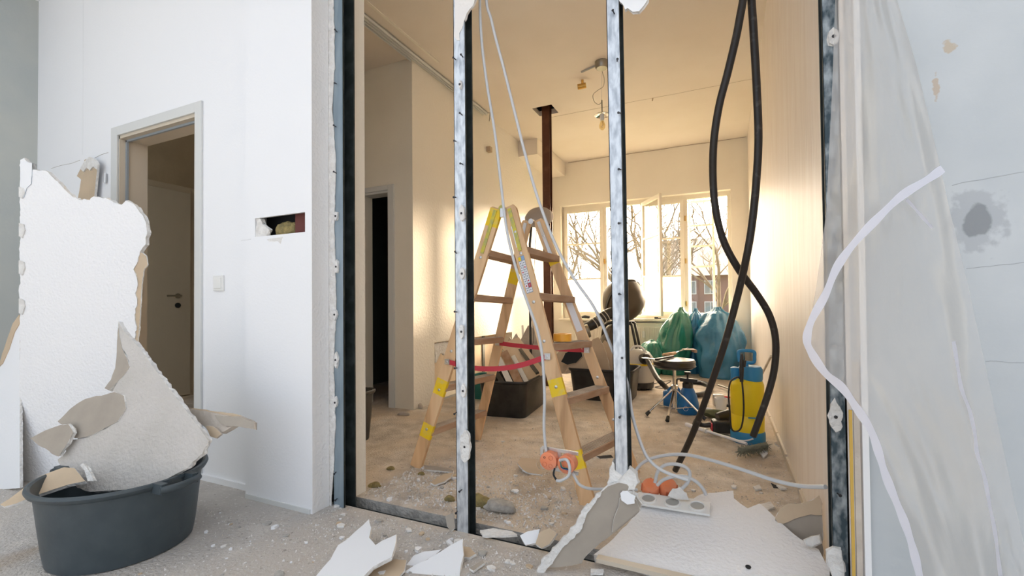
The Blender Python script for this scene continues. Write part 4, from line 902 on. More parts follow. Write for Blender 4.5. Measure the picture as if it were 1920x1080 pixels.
# ================================================================ REAR ROOM OBJECTS
def frame_of(rz): return (V((math.cos(rz),math.sin(rz),0)),V((-math.sin(rz),math.cos(rz),0)),V((0,0,1)))
def crate(c,lx,ly,h,rz,label,m,group=None):
    """tapered rectangular mortar tub, open at the top"""
    t=thing('mortar_trough',label,'trough',c,group); ax=frame_of(rz); C=V(c)
    def ring(sx_,sy_,z,r=.06,n=4):
        out=[]
        for qx,qy,a0 in ((1,1,0),(-1,1,PI/2),(-1,-1,PI),(1,-1,1.5*PI)):
            for k in range(n+1):
                a=a0+PI/2*k/n; out.append(C+ax[0]*(qx*(sx_-r)+r*math.cos(a))+ax[1]*(qy*(sy_-r)+r*math.sin(a))+V((0,0,z)))
        return out
    bm=B(); hx,hy=lx/2,ly/2
    rr=[ring(hx*.86,hy*.86,0),ring(hx*.88,hy*.88,.01),ring(hx*.97,hy*.97,h-.03),ring(hx*1.0,hy*1.0,h-.025),ring(hx*1.02,hy*1.02,h-.012),ring(hx*1.01,hy*1.01,h),ring(hx*.96,hy*.96,h-.003),ring(hx*.84,hy*.84,.02)]
    vr=[[bm.verts.new(p) for p in r] for r in rr]; n=len(vr[0])
    for A,Q in zip(vr,vr[1:]):
        for j in range(n): bm.faces.new((A[j],A[(j+1)%n],Q[(j+1)%n],Q[j]))
    bm.faces.new(vr[0][::-1]); bm.faces.new(vr[-1]); obj('trough_body',bm,m,t,smooth=True)
    return t
M_greenp=mat('green_plastic',(.02,.16,.13),.4)
crate((-1.665,3.66,0),.42,.72,.30,.10,'black rectangular trough filled with planks between the ladder legs',M_black)
crate((-1.06,4.45,0),.62,.45,.30,0,'black rectangular trough with brown cardboard-like boards behind the ladder',M_black)
crate((-2.20,4.08,0),.30,.42,.20,0,'small dark green trough half hidden behind the dabbed stud',M_greenp)
crate((-2.42,2.30,0),.52,.36,.34,.15,'black trough corner peeking out behind the column stub in the hall',M_black)
# planks in trough one
def plank(a,b,wd,th,m,label,name='plank',side=(1,0,0)):
    bm=B(); bar(bm,a,b,wd,th,side=side); return tag(obj(name,bm,m,bevel=.002),label,'plank')
T1=V((-1.665,3.66,0))
plank(Py(1004,708,3.70),Py(955,640,3.95),.20,.018,M_board,'wide pale plank lying slanted out of the plank-filled trough',side=(1,.3,0))
plank(Py(975,722,3.50),Py(945,660,3.75),.07,.02,M_tread,'brown narrow plank leaning left of the wide pale plank')
plank(Py(958,722,3.48),Py(935,672,3.70),.05,.02,M_socket,'white narrow strip at the left inside the plank-filled trough')
plank(Py(945,722,3.46),Py(925,690,3.60),.04,.03,M_black,'black strip at the far left inside the plank-filled trough')
plank(Py(990,722,3.55),Py(962,668,3.80),.04,.02,M_socket,'cream strip just left under the wide pale plank')
plank(Py(1008,700,3.60),Py(975,655,3.9),.03,.02,M_black,'dark slat under the right edge of the wide pale plank')
# torn boards standing behind troughs
SB=[([(965,700),(958,640),(968,625),(975,640),(990,610),(1005,618),(1012,632),(1030,640),(1030,700)],4.35,M_shard,'splintered pale lath bundle standing in front of the steel column'),
    ([(950,690),(945,655),(955,632),(966,648),(970,690)],4.10,M_tan,'broken tan board sliver left of the splintered lath bundle'),
    ([(1045,700),(1040,668),(1052,655),(1066,660),(1085,648),(1098,655),(1100,700)],4.42,M_tan,'brown board with a ragged top at the left in the rear trough'),
    ([(1090,700),(1092,660),(1105,645),(1112,636),(1122,632),(1132,648),(1140,675),(1146,705)],4.52,M_tan,'pointed brown board in the middle of the rear trough'),
    ([(1128,705),(1126,650),(1134,638),(1150,650),(1158,670),(1158,705)],4.58,M_tan,'brown board at the right end of the rear trough behind the middle stud'),
    ([(1060,700),(1070,672),(1095,668),(1118,672),(1125,700)],4.36,M_tan,'low broad brown board lying in front in the rear trough'),
    ([(1052,678),(1060,662),(1075,655),(1090,658),(1092,668),(1080,680),(1064,684)],4.33,M_dark,'black torn film draped over the brown boards in the rear trough')]
for pl,yy,m,lb in SB: tag(board('broken_board',pl,(0,yy,0),(.1,-1,.12),th=.014,jag=.004,amp=.004,step=.03,mats=[m,M_gyp,m]),lb,'board')
# laths leaning near the column
for i,(xa,ya,xb,yb_,m,lb) in enumerate(((1002,700,1000,600,M_shard,'thin pale lath leaning in front of the steel column'),(1012,700,1006,590,M_black,'thin black bar leaning beside the steel column'),(985,700,980,610,M_socket,'thin white lath left of the leaning black bar'))):
    a=Py(xa,ya,4.62+.06*i); a.z=0; plank(a,Py(xb,yb_,4.72+.06*i),.025,.015,m,lb,name='lath')
# floor lamp with a round head behind the ladder
lb_=Pz(997,700,0); lh=Py(1010,404,4.05); 
st=thing('work_lamp','round grey lamp head on a thin black pole behind the ladder top','lamp',(lh.x-.05,lh.y,0))
pb=V((Py(994,500,4.12).x,4.12,0))
bm=B(); tube(bm,[pb+V((0,0,.02)),V((pb.x,pb.y,1.50)),V((lh.x-.03,lh.y,lh.z-.05))],.013,10,3); obj('pole',bm,M_black,st,smooth=True)
bm=B(); lathe(bm,[(0,0),(.14,0),(.14,.015),(.02,.03),(0,.03)],pb); obj('lamp_base',bm,M_black,st,smooth=True)
bm=B(); lathe(bm,[(0,.045),(.07,.040),(.11,.022),(.135,-.01),(.137,-.04),(.13,-.04),(.115,-.01),(0,.0)],lh,(.15,-.75,.75),32); obj('lamp_head',bm,M_shade,st,smooth=True)
bm=B(); tube(bm,[V((lh.x-.02,lh.y,lh.z-.06)),V((pb.x+.035,pb.y,1.15)),V((pb.x+.005,pb.y,.95)),V((pb.x+.03,pb.y,.6)),V((pb.x-.03,pb.y,.35))],.003,6,6); obj('lamp_cord',bm,M_rubber,st,smooth=True)
# radiator
rx0,rx1,rz0,rz1=-2.05,-.30,.25,.615; ry=6.68
rd=thing('radiator','long cream panel radiator with fine ribs below the window','radiator',((rx0+rx1)/2,ry,rz0))
bm=B(); bx(bm,rx0,rx1,ry,ry+.06,rz0,rz1); nrib=70
for i in range(nrib):
    x=rx0+.02+(rx1-rx0-.04)*(i+.5)/nrib; bx(bm,x-.007,x+.007,ry-.008,ry,rz0+.03,rz1-.045)
obj('radiator_panel',bm,M_rad,rd,bevel=.002)
bm=B(); bx(bm,rx0,rx1,ry-.012,ry+.075,rz1,rz1+.012); obj('top_grille',bm,M_rad,rd,bevel=.002)
q_=Py(1207,627,ry-.01); bm=B(); bx(bm,q_.x-.018,q_.x+.018,ry-.018,ry-.008,q_.z-.045,q_.z+.045); obj('heat_meter',bm,M_socket,rd,bevel=.003)
bm=B()
for x in (rx0+.15,rx1-.15): tube(bm,[(x,ry+.03,0),(x,ry+.03,rz0+.01)],.009,8,0)
obj('radiator_pipe',bm,M_rad,rd)
# cement mixer drum
dc=Py(1170,563,5.72)
mx_=thing('cement_mixer','round dark brown mixer drum standing half behind the middle stud before the window','cement mixer',(dc.x,dc.y,0))
bm=B(); lathe(bm,[(r_*.9,h_*.82) for r_,h_ in [(0,-.27),(.12,-.262),(.22,-.20),(.29,-.08),(.305,.02),(.28,.12),(.20,.235),(.165,.275),(.155,.275),(.19,.23),(.26,.12),(.28,0),(0,-.2)]],dc,(-.75,.45,.45),44); obj('drum',bm,M_drum,mx_,smooth=True)
bm=B(); lathe(bm,[(.276,-.012),(.284,-.012),(.284,.018),(.276,.018),(.276,-.012)],dc,(-.75,.45,.45),44); obj('gear_ring',bm,M_black,mx_,smooth=True)
bm=B()
for x,y in ((-.24,-.16),(.24,-.16),(-.22,.18),(.22,.18)): tube(bm,[dc+V((x*.45,y*.8,-.28)),V((dc.x+x,dc.y+y,.012))],.016,10,0)
tube(bm,[V((dc.x-.24,dc.y-.16,.15)),V((dc.x+.24,dc.y-.16,.15))],.012,8,0); tube(bm,[dc+V((-.11,-.13,-.28)),dc+V((.11,-.13,-.28))],.02,8,0); tube(bm,[dc+V((-.10,.15,-.28)),dc+V((.10,.15,-.28))],.02,8,0); tube(bm,[dc+V((0,-.14,-.28)),dc+V((0,.16,-.28))],.02,8,0)
obj('stand',bm,M_black,mx_,smooth=True)
# machine and tools left of the stud
bk=Py(1140,630,5.25)
mc=thing('angle_grinder','dark power tool with ribbed silver gear head lying left of the middle stud','power tool',(bk.x-.1,5.2,.55))
hp_=Py(1112,608,5.15); hq_=Py(1142,588,5.25)
bm=B(); tube(bm,[hp_+V((-.12,-.02,-.05)),hp_,hq_,hq_+V((.15,.05,.03))],[.05,.058,.062,.055],16,5); obj('tool_body',bm,M_black,mc,smooth=True)
bm=B(); lathe(bm,[(0,0),(.075,0),(.078,.02),(.07,.07),(0,.08)],Py(1104,620,5.1),(-.8,-.4,-.25),22); obj('gear_head',bm,M_lampm,mc,smooth=True)
bm=B()
for k in range(5): lathe(bm,[(.060,-.006),(.068,-.004),(.068,.004),(.060,.006)],hp_+(hq_-hp_)*(.1+.18*k),(hq_-hp_),18)
obj('cooling_rib',bm,M_steel,mc,smooth=True)
tb=thing('tool_chest','dark brown box-like machine body standing left behind the middle stud','machine',(bk.x+.02,5.42,0))
bm=B(); tube(bm,[V((bk.x-.02,5.42,0)),V((bk.x-.02,5.42,.10)),V((bk.x+.0,5.42,.35)),V((bk.x+.08,5.42,.60)),V((bk.x+.10,5.42,.64))],[.16,.19,.19,.13,.06],16,4); obj('machine_body',bm,M_drum,tb,smooth=True)
bm=B(); tube(bm,[V((bk.x-.1,5.38,.50)),V((bk.x-.05,5.34,.66)),V((bk.x+.10,5.34,.70))],.018,8,4); obj('machine_handle',bm,M_black,tb,smooth=True)
c=Py(1076,599,6.70); bm=B(); lathe(bm,[(0,0),(.05,.0),(.055,.03),(.03,.07),(0,.075)],(c.x,6.74,WZ0+.003),seg=18); tag(obj('dust_mask',bm,M_socket,smooth=True),'small white dust mask lying on the left part of the window sill','mask')
c=Py(1090,599,6.70); bm=B(); tube(bm,[(c.x,6.72,WZ0+.02),(c.x+.05,6.73,WZ0+.028),(c.x+.12,6.73,WZ0+.02)],[.015,.026,.02],10,4); tag(obj('black_tool',bm,M_black,smooth=True),'small black tool lying beside the white mask on the window sill','tool')
c=Py(1231,600,6.72); bm=B(); box(bm,(c.x,6.70,WZ0+.016),(.05,.03,.026)); box(bm,(c.x+.04,6.70,WZ0+.010),(.05,.02,.014)); tag(obj('window_stop',bm,M_black,bevel=.003),'small black catch lying on the sill under the open casement','catch')
q_=Py(1146,560,6.4)
bm=B(); tube(bm,[V((q_.x,6.5,.69)),V((q_.x+.0,6.5,.72)),V((q_.x+.02,6.5,1.12))],[.05,.055,.03],12,4); tag(obj('spray_bottle',bm,mat('pale_blue_plastic',(.45,.52,.68),.4),smooth=True),'pale blue upright bottle just left behind the middle stud at the window','bottle')
# --- vacuum cleaner
vp=Pz(1192,733); vc=thing('wet_dry_vacuum','pale grey wet-and-dry vacuum cleaner with a black hose beside the middle stud','vacuum cleaner',(vp.x,vp.y+.15,0))
C=V((vp.x,vp.y+.16,0))
bm=B(); lathe(bm,[(0,.075),(.155,.075),(.17,.10),(.175,.26),(.16,.27),(0,.27)],C,seg=32); obj('tank',bm,M_greytank,vc,smooth=True)
bm=B(); lathe(bm,[(.16,.262),(.180,.262),(.180,.282),(.16,.282),(.16,.262)],C,seg=32); obj('yellow_band',bm,M_yellow,vc,smooth=True)
bm=B(); lathe(bm,[(0,.28),(.172,.28),(.16,.33),(.12,.39),(.05,.42),(0,.425)],C,seg=32); obj('motor_head',bm,M_greytank,vc,smooth=True)
bm=B(); tube(bm,[C+V((-.08,-.05,.39)),C+V((-.03,-.05,.45)),C+V((.04,-.05,.45)),C+V((.10,-.05,.38))],.012,8,4); obj('handle',bm,M_socket,vc,smooth=True)
bm=B(); lathe(bm,[(0,0),(.055,0),(.06,.05),(.05,.07),(0,.07)],C+V((.07,-.11,.33)),(.6,-.7,.1),18); obj('hose_port',bm,M_black,vc,smooth=True)
bm=B(); lathe(bm,[(0,.02),(.16,.02),(.165,.08),(0,.08)],C,seg=24)
for a in (-.5,-1.4,-2.3,.8,2.2): lathe(bm,[(0,-.015),(.032,-.015),(.032,.015),(0,.015)],C+V((.13*math.cos(a),.13*math.sin(a),.032)),(math.cos(a+1.57),math.sin(a+1.57),0),14)
obj('castor_base',bm,M_black,vc)
hs=C+V((.16,-.2,.45))
h0=Py(1215,680,4.6)
bm=B(); tube(bm,[C+V((.11,-.16,.34)),Py(1222,690,4.75),Py(1232,708,4.55),Py(1244,722,4.45),Pz(1262,737,.03),Pz(1290,741,.026),Pz(1320,738,.026),Pz(1332,728,.026),Pz(1318,718,.026),Pz(1290,716,.026)],.024,12,6); obj('suction_hose',bm,M_black,vc,smooth=True)
# --- drum stool with things on it
sc_=V((-.372,3.93,0)); SZ=.46
stl=thing('round_stool','round black-cushioned stool on a chrome tripod with tools lying on it','stool',tuple(sc_))
bm=B(); lathe(bm,[(0,SZ-.075),(.15,SZ-.075),(.172,SZ-.06),(.176,SZ-.02),(.165,SZ-.004),(.10,SZ),(0,SZ+.001)],sc_,seg=40); obj('seat',bm,mat('black_vinyl',(.02,.017,.015),.28,spec=.8),stl,smooth=True)
bm=B(); lathe(bm,[(.174,SZ-.062),(.180,SZ-.055),(.174,SZ-.048),(.174,SZ-.062)],sc_,seg=40); obj('seat_piping',bm,M_black,stl,smooth=True)
bm=B(); tube(bm,[sc_+V((0,0,.05)),sc_+V((0,0,.24))],.019,16,0); tube(bm,[sc_+V((0,0,.24)),sc_+V((0,0,SZ-.07))],.0145,16,0); obj('post',bm,M_chrome,stl,smooth=True)
bm=B(); lathe(bm,[(.02,.215),(.030,.22),(.030,.245),(.02,.25)],sc_,seg=16); obj('collar',bm,M_chrome,stl,smooth=True)
for a,R_ in ((math.radians(205),.25),(math.radians(262),.26),(math.radians(-18),.26)):
    e=sc_+V((math.cos(a)*R_,math.sin(a)*R_,.012)); tq=sc_+V((0,0,.225)); lg=B(); bar(lg,tq,tq+(e-tq)*.9,.018,.010,side=(-math.sin(a),math.cos(a),0)); lgo=obj('leg',lg,M_chrome,stl,bevel=.002)
    b_=B(); mm=tq+(e-tq)*.62; bar(b_,sc_+V((0,0,.06)),mm,.016,.006,side=(-math.sin(a),math.cos(a),0)); obj('brace',b_,M_chrome,stl)
    b_=B(); tube(b_,[tq+(e-tq)*.88,e+V((0,0,.0))],[.014,.017],10,0); obj('rubber_foot',b_,M_black,lgo,smooth=True)
stl.scale=(.93,.93,1)
# tools on the stool
S=lambda px,py,z=SZ: Pz(px,py,z)
bm=B(); tube(bm,[S(1246,666,SZ+.02),S(1262,663,SZ+.022)],[.012,.016,.013],10,4); bar(bm,S(1262,663,SZ+.02),Py(1298,655,3.95),.035,.004,side=(0,0,1)); 
t=thing('trowel','wooden-handled trowel lying across the round stool','trowel',tuple(S(1262,664,SZ+.02)))
bm=B(); tube(bm,[S(1243,665,SZ+.022),S(1256,664,SZ+.022),S(1266,662,SZ+.022)],[.011,.017,.012],12,4); obj('handle',bm,M_wood,t,smooth=True)
bm=B(); tube(bm,[S(1266,662,SZ+.022),S(1275,658,SZ+.03),Py(1290,653,3.95)],.005,8,4); obj('tang',bm,M_steel,t,smooth=True)
bm=B(); p_=Py(1292,655,3.95); box(bm,p_,(.09,.10,.004),rz=.3); box(bm,p_+V((.04,0,-.012)),(.02,.09,.02),rz=.3); obj('blade',bm,M_tread,t)
t=thing('spatula','bright metal scraper overhanging the left edge of the round stool','scraper',tuple(S(1232,672)))
bm=B(); bar(bm,S(1206,671,SZ+.008),S(1232,674,SZ+.008),.05,.006,side=(0,1,0)); obj('blade',bm,M_steel,t,bevel=.001)
bm=B(); bar(bm,S(1230,674,SZ+.012),S(1262,668,SZ+.014),.022,.016,side=(0,1,0)); obj('handle',bm,M_black,t,bevel=.003)
# --- pump spray bottle
def sprayer(c,s,label):
    t=thing('pump_sprayer',label,'spray bottle',tuple(c)); C=V(c)
    bm=B(); lathe(bm,[(0,0),(.075*s,0),(.085*s,.012*s),(.085*s,.08*s),(.070*s,.15*s),(.048*s,.20*s),(.038*s,.215*s),(0,.215*s)],C,seg=28); obj('bottle',bm,M_blue,t,smooth=True)
    bm=B(); lathe(bm,[(0,.212*s),(.042*s,.212*s),(.042*s,.245*s),(.03*s,.262*s),(0,.262*s)],C,seg=20); bar(bm,C+V((-.06*s,0,.275*s)),C+V((.075*s,0,.27*s)),.03*s,.022*s,side=(0,0,1)); obj('spray_head',bm,M_black,t)
    bm=B(); tube(bm,[C+V((.0,0,.26*s)),C+V((0,0,.33*s))],.008*s,8,0); lathe(bm,[(0,.325*s),(.026*s,.328*s),(.026*s,.342*s),(0,.346*s)],C,seg=16); obj('pump_knob',bm,M_black,t,smooth=True)
    bm=B(); tube(bm,[C+V((-.06*s,0,.28*s)),C+V((-.085*s,0,.27*s)),C+V((-.085*s,0,.20*s))],.008*s,8,3); obj('trigger',bm,M_black,t,smooth=True)
    bm=B(); tube(bm,[C+V((.075*s,0,.27*s)),C+V((.10*s,0,.27*s))],.006*s,8,0); obj('nozzle',bm,M_steel,t)
    b_=B(); p=C+V((-.012*s,-.086*s,.055*s)); ang=[2*PI*k/16 for k in range(17)]
    tube(b_,[p+V((math.cos(a)*.018*s,0,math.sin(a)*.018*s)) for a in ang],.0014*s,5,0,cap=False); obj('ring_emblem',b_,M_sil,t)
    return t
cc=Pz(1289,779); sprayer((cc.x,cc.y+.08,0),1.0,'blue pump spray bottle with black head right behind the round stool')
c=Pz(1262,768); jg=thing('blue_canister','low blue canister lying behind the stool post','canister',(c.x,c.y+.08,0)); C=V((c.x,c.y+.1,.075))
bm=B(); lathe(bm,[(0,-.09),(.06,-.09),(.075,-.07),(.075,.07),(.05,.10),(.02,.11),(0,.11)],C,(1,.2,0),24); obj('canister_body',bm,M_blue,jg,smooth=True)
bm=B(); tube(bm,[C+V((-.05,-.02,.07)),C+V((-.02,-.02,.10)),C+V((.03,-.02,.10)),C+V((.05,-.02,.07))],.01,8,4); obj('canister_handle',bm,M_blue,jg,smooth=True)
# --- yellow pressure sprayer
yc_=V((.130,3.40,0)); ys=thing('pressure_sprayer','tall yellow pressure sprayer tank with blue base and blue top by the right wall','sprayer',tuple(yc_))
bm=B(); lathe(bm,[(0,.0),(.112,.0),(.118,.01),(.118,.07),(.112,.085),(0,.085)],yc_,seg=36,sx=.98,sy=.98); obj('tank_foot',bm,M_blue2,ys,smooth=True)
bm=B(); lathe(bm,[(0,.08),(.112,.08),(.114,.20),(.110,.205),(.114,.212),(.114,.42),(.105,.45),(.08,.47),(0,.47)],yc_,seg=36,sx=.98,sy=.98); obj('tank',bm,M_yelp,ys,smooth=True)
bm=B(); bx(bm,yc_.x+.0,yc_.x+.08,yc_.y-.118,yc_.y-.100,.195,.203); obj('level_mark',bm,M_blue2,ys)
bm=B(); lathe(bm,[(0,.455),(.078,.455),(.082,.47),(.082,.54),(.07,.56),(0,.56)],yc_+V((.022,-.01,0)),seg=30); obj('pump_housing',bm,M_blue2,ys,smooth=True)
bm=B(); lathe(bm,[(0,.45),(.03,.45),(.03,.545),(.02,.55),(0,.55)],yc_+V((-.078,-.02,0)),seg=18); obj('filler_cap',bm,M_blue2,ys,smooth=True)
bm=B(); hc_=yc_+V((.0,-.01,.0))
tube(bm,[hc_+V((.0,0,.55)),hc_+V((0,0,.585))],.012,8,0)
tube(bm,[hc_+V((-.045,0,.59)),hc_+V((-.052,0,.63)),hc_+V((-.048,0,.668)),hc_+V((.0,0,.675)),hc_+V((.048,0,.668)),hc_+V((.052,0,.63)),hc_+V((.045,0,.59)),hc_+V((0,0,.586)),hc_+V((-.045,0,.59))],.0125,10,5); obj('pump_handle',bm,M_blue2,ys,smooth=True)
def Y(px,py,y=3.22): return Py(px,py,y)
bm=B(); tube(bm,[Y(1389,640),Y(1389,672),Y(1389,700)],[.008,.016,.012],10,4); tube(bm,[Y(1396,654),Y(1394,668)],.010,8,0); obj('spray_lance_grip',bm,M_black,ys,smooth=True)
bm=B(); tube(bm,[Y(1387,694),Y(1380,690),Y(1366,700),Y(1362,728),Y(1365,770),Y(1368,800),Y(1378,806),Y(1388,798),Y(1393,770),Y(1393,735),Y(1390,700)],.0058,8,6); obj('spray_hose',bm,M_rubber,ys,smooth=True)
ys.scale=(.9,.9,.88)
# --- refuse sacks
def sack(c,rx,ry_,h,m,label,top=(0,0),lean=(0,0),seed=1,tie=True):
    bm=B(); seg,rows=72,44; rings=[]; C=V(c); rr_=random.Random(seed); ph=[rr_.uniform(0,6.28) for _ in range(6)]
    for i in range(rows+1):
        t=i/rows; z=t*h
        prof=(.84+.24*math.sin(min(t*2.2,1)*PI/2)) if t<.45 else (.12+.96*(1-((t-.45)/.55)**1.9)**.8)
        if t>.93: prof=max(.14,prof*.6)*(1+.5*math.sin(3*2*PI*(t-.93)/.07))
        ring=[]
        for j in range(seg):
            a=2*PI*j/seg; fold=.12*t**4*math.sin(a*8+ph[0]+2*t)+.03*math.sin(a*3+ph[1]-3*t)+.05*t**3*math.sin(a*15+ph[2]+1.5*math.sin(t*6))+.10*noise.noise(V((math.cos(a)*4,math.sin(a)*4,t*5+seed*2)))
            n_=noise.noise(V((math.cos(a)*1.9,math.sin(a)*1.9,z*4+seed)))*.30
            r=max(.05,prof*(1+fold+n_))
            ring.append(bm.verts.new(C+V((rx*r*math.cos(a)+lean[0]*t*t,ry_*r*math.sin(a)+lean[1]*t*t,z))))
        rings.append(ring)
    for A,Q in zip(rings,rings[1:]):
        for j in range(seg): bm.faces.new((A[j],A[(j+1)%seg],Q[(j+1)%seg],Q[j]))
    bm.faces.new(rings[0][::-1]); bm.faces.new(rings[-1])
    o=obj('refuse_sack',bm,m,smooth=False); 
    for p in o.data.polygons: p.use_smooth=True
    return tag(o,label,'refuse sack')
sack((-.07,6.25,0),.27,.30,.86,M_bagb,'big bulging blue refuse sack standing in the right rear corner',seed=3)
sack((-.33,6.46,0),.13,.17,.84,M_bagb,'slim blue refuse sack squeezed between the green sack and the big blue one',seed=9)
sack((-.60,6.30,0),.20,.24,.86,M_bagg,'tall green refuse sack left of the blue sacks below the window',lean=(.1,0),seed=5)
sack((-.86,6.22,0),.17,.22,.44,M_bagg,'low slumped green refuse sack lying left of the tall green one',seed=8)
# --- clutter on the floor beside the sprayer
def F(px,py,z=0): return Pz(px,py,z)
bh=thing('push_broom','broom with a white telescopic handle and bristly grey head lying before the yellow tank','broom',tuple(F(1405,832)))
a,b=F(1400,832,.05),F(1287,796,.03); mid_=a+(b-a)*.62
bm=B(); tube(bm,[a,mid_],.0085,10,0); obj('handle_tube',bm,M_sil,bh,smooth=True)
bm=B(); tube(bm,[mid_,mid_+(b-mid_)*.12],.016,10,0); obj('clamp_sleeve',bm,M_socket,bh,smooth=True)
bm=B(); tube(bm,[mid_+(b-mid_)*.12,b],[.0125,.0125,.015],10,3); obj('grip',bm,M_sil,bh,smooth=True)
p0,p1=F(1388,845,.05),F(1436,835,.05); bm=B(); tube(bm,[p0,p1],.018,10,0); obj('broom_block',bm,M_bristle,bh,smooth=True)
bm=B(); rb_=random.Random(5)
for k in range(260):
    q=p0+(p1-p0)*rb_.random(); d_=V((rb_.uniform(-.6,.6),rb_.uniform(-1,.6),rb_.uniform(-1,.35))).normalized(); e_=q+d_*rb_.uniform(.03,.048); e_.z=max(e_.z,.003); bar(bm,q,e_,.0022,.0022)
br=obj('bristles',bm,M_bristle,bh); br['kind']='stuff'
bp_=F(1352,818); t=thing('cordless_tool','black battery tool with a red accent lying before the yellow tank','power tool',(bp_.x,bp_.y+.05,0))
bm=B(); box(bm,(bp_.x,bp_.y+.06,.055),(.12,.10,.085),rz=.2); obj('battery',bm,M_black,t,bevel=.015)
bm=B(); tube(bm,[(bp_.x-.02,bp_.y+.10,.10),(bp_.x+.06,bp_.y+.14,.12),(bp_.x+.12,bp_.y+.16,.10)],[.035,.04,.03],12,4); obj('motor_housing',bm,M_black,t,smooth=True)
bm=B(); tube(bm,[(bp_.x-.05,bp_.y+.06,.06),(bp_.x-.12,bp_.y+.06,.05),(bp_.x-.17,bp_.y+.05,.075)],[.02,.015,.03],10,4); obj('tool_nose',bm,M_black,t,smooth=True)
bm=B(); box(bm,(bp_.x-.062,bp_.y+.05,.05),(.006,.08,.05),rz=.2); obj('red_trim',bm,M_red,t)
c=F(1345,792); bm=B(); bmesh.ops.create_icosphere(bm,subdivisions=3,radius=.06)
for v in bm.verts: v.co=V((v.co.x*2.2,v.co.y*.9,max(v.co.z*.55,-.03)))*(1+.35*noise.noise(v.co*25))+V((c.x,c.y+.14,.035))
tag(obj('work_glove',bm,M_glove,smooth=True),'crumpled dark green work glove behind the black battery tool','glove')
c=F(1322,786); bm=B(); tube(bm,[(c.x-.06,c.y+.22,.02),(c.x,c.y+.2,.03),(c.x+.06,c.y+.19,.022)],[.02,.026,.02],12,4); tag(obj('masking_tape',bm,M_sil,smooth=True),'white rolled sheet on the floor left of the glove','paper')
for (x,y,r_,h_,m,lb,cat,nm) in ((1318,768,.055,.09,M_glass,'clear plastic cup on its side right of the blue spray bottle','cup','plastic_cup'),(1352,765,.05,.10,M_socket,'white plastic cup standing behind the dark glove','cup','plastic_cup'),(1366,752,.04,.05,M_sil,'small white pot behind the white cup','pot','plastic_pot')):
    c=F(x,y+6); bm=B(); lathe(bm,[(0,0),(r_*.8,0),(r_,h_),(r_*.93,h_),(r_*.74,.005),(0,.005)],(c.x,c.y+.06,0),seg=24); tag(obj(nm,bm,m,smooth=True),lb,cat)
pl=thing('pipe_wrench','steel clamp tool with red grips lying behind the hose and the yellow tank','pliers',tuple(F(1360,752)))
bm=B(); a,b=F(1342,752,.05),F(1352,748,.07); box(bm,(a+b)/2,(.09,.05,.10),rz=.3); obj('jaw',bm,M_steel,pl,bevel=.01)
bm=B(); tube(bm,[F(1348,745,.06),F(1366,746,.05),F(1384,750,.04)],[.012,.014,.016],10,4); obj('red_grip',bm,M_red,pl,smooth=True)
bm=B(); tube(bm,[F(1348,758,.05),F(1362,760,.04),F(1374,764,.03)],[.010,.012,.013],10,4); obj('black_grip',bm,M_black,pl,smooth=True)
bm=B(); tube(bm,[F(1347,722,.03),F(1365,728,.03),F(1378,736,.03)],[.012,.010,.014],10,4); lathe(bm,[(0,0),(.035,.0),(.03,.05),(0,.06)],F(1378,740,.05),(.3,-1,.3),16); tag(obj('suction_nozzle',bm,M_lampm,smooth=True),'grey nozzle on a dark tube lying behind the yellow tank','nozzle')
cable('thin_cable',[F(x,y,.005) for x,y in ((1225,720),(1240,716),(1258,714),(1245,722),(1228,726),(1262,730))],.004,M_rubber,'thin dark cable squiggle on the floor behind the stool','cable')
c=F(1220,714); bm=B(); box(bm,(c.x,c.y,.022),(.05,.05,.044),rz=.3); tag(obj('wood_block',bm,M_board,bevel=.004),'small cream wooden block on the floor beside the vacuum cleaner','block')
a,b=F(1375,826,.02),F(1414,826,.10); bm=B(); tube(bm,[F(1372,825,.006),F(1385,826,.02),F(1400,826,.03),F(1412,823,.05)],.005,8,4); tag(obj('pale_tube',bm,M_sil,smooth=True),'thin pale tube in front of the blue foot of the yellow tank','tube')
a=Px(1452,668,XR-.01); b=Px(1437,706,XR-.01); bm=B(); bar(bm,V((XR-.03,a.y,a.z)),V((XR-.05,b.y,b.z)),.012,.012); tag(obj('thin_rod',bm,M_shard),'thin pale rod leaning on the right wall above the yellow tank','rod')
# debris in the wall cavity
cav=[([(815,645),(850,640),(850,650),(838,668),(826,662),(818,680)],XL-.02,M_gyp,'crumbling plaster crust at the top of the wall opening')]
for pl_,x_,m,lb in cav:
    pts=[Px(x,y,x_+.005) for x,y in pl_]; tag(obj('plaster_crust',slab(B(),ragged(pts,.006,.02,(1,0,0)),(1,0,0),.02,.006),[m,M_gyp,M_brown],recalc=False),lb,'plaster')
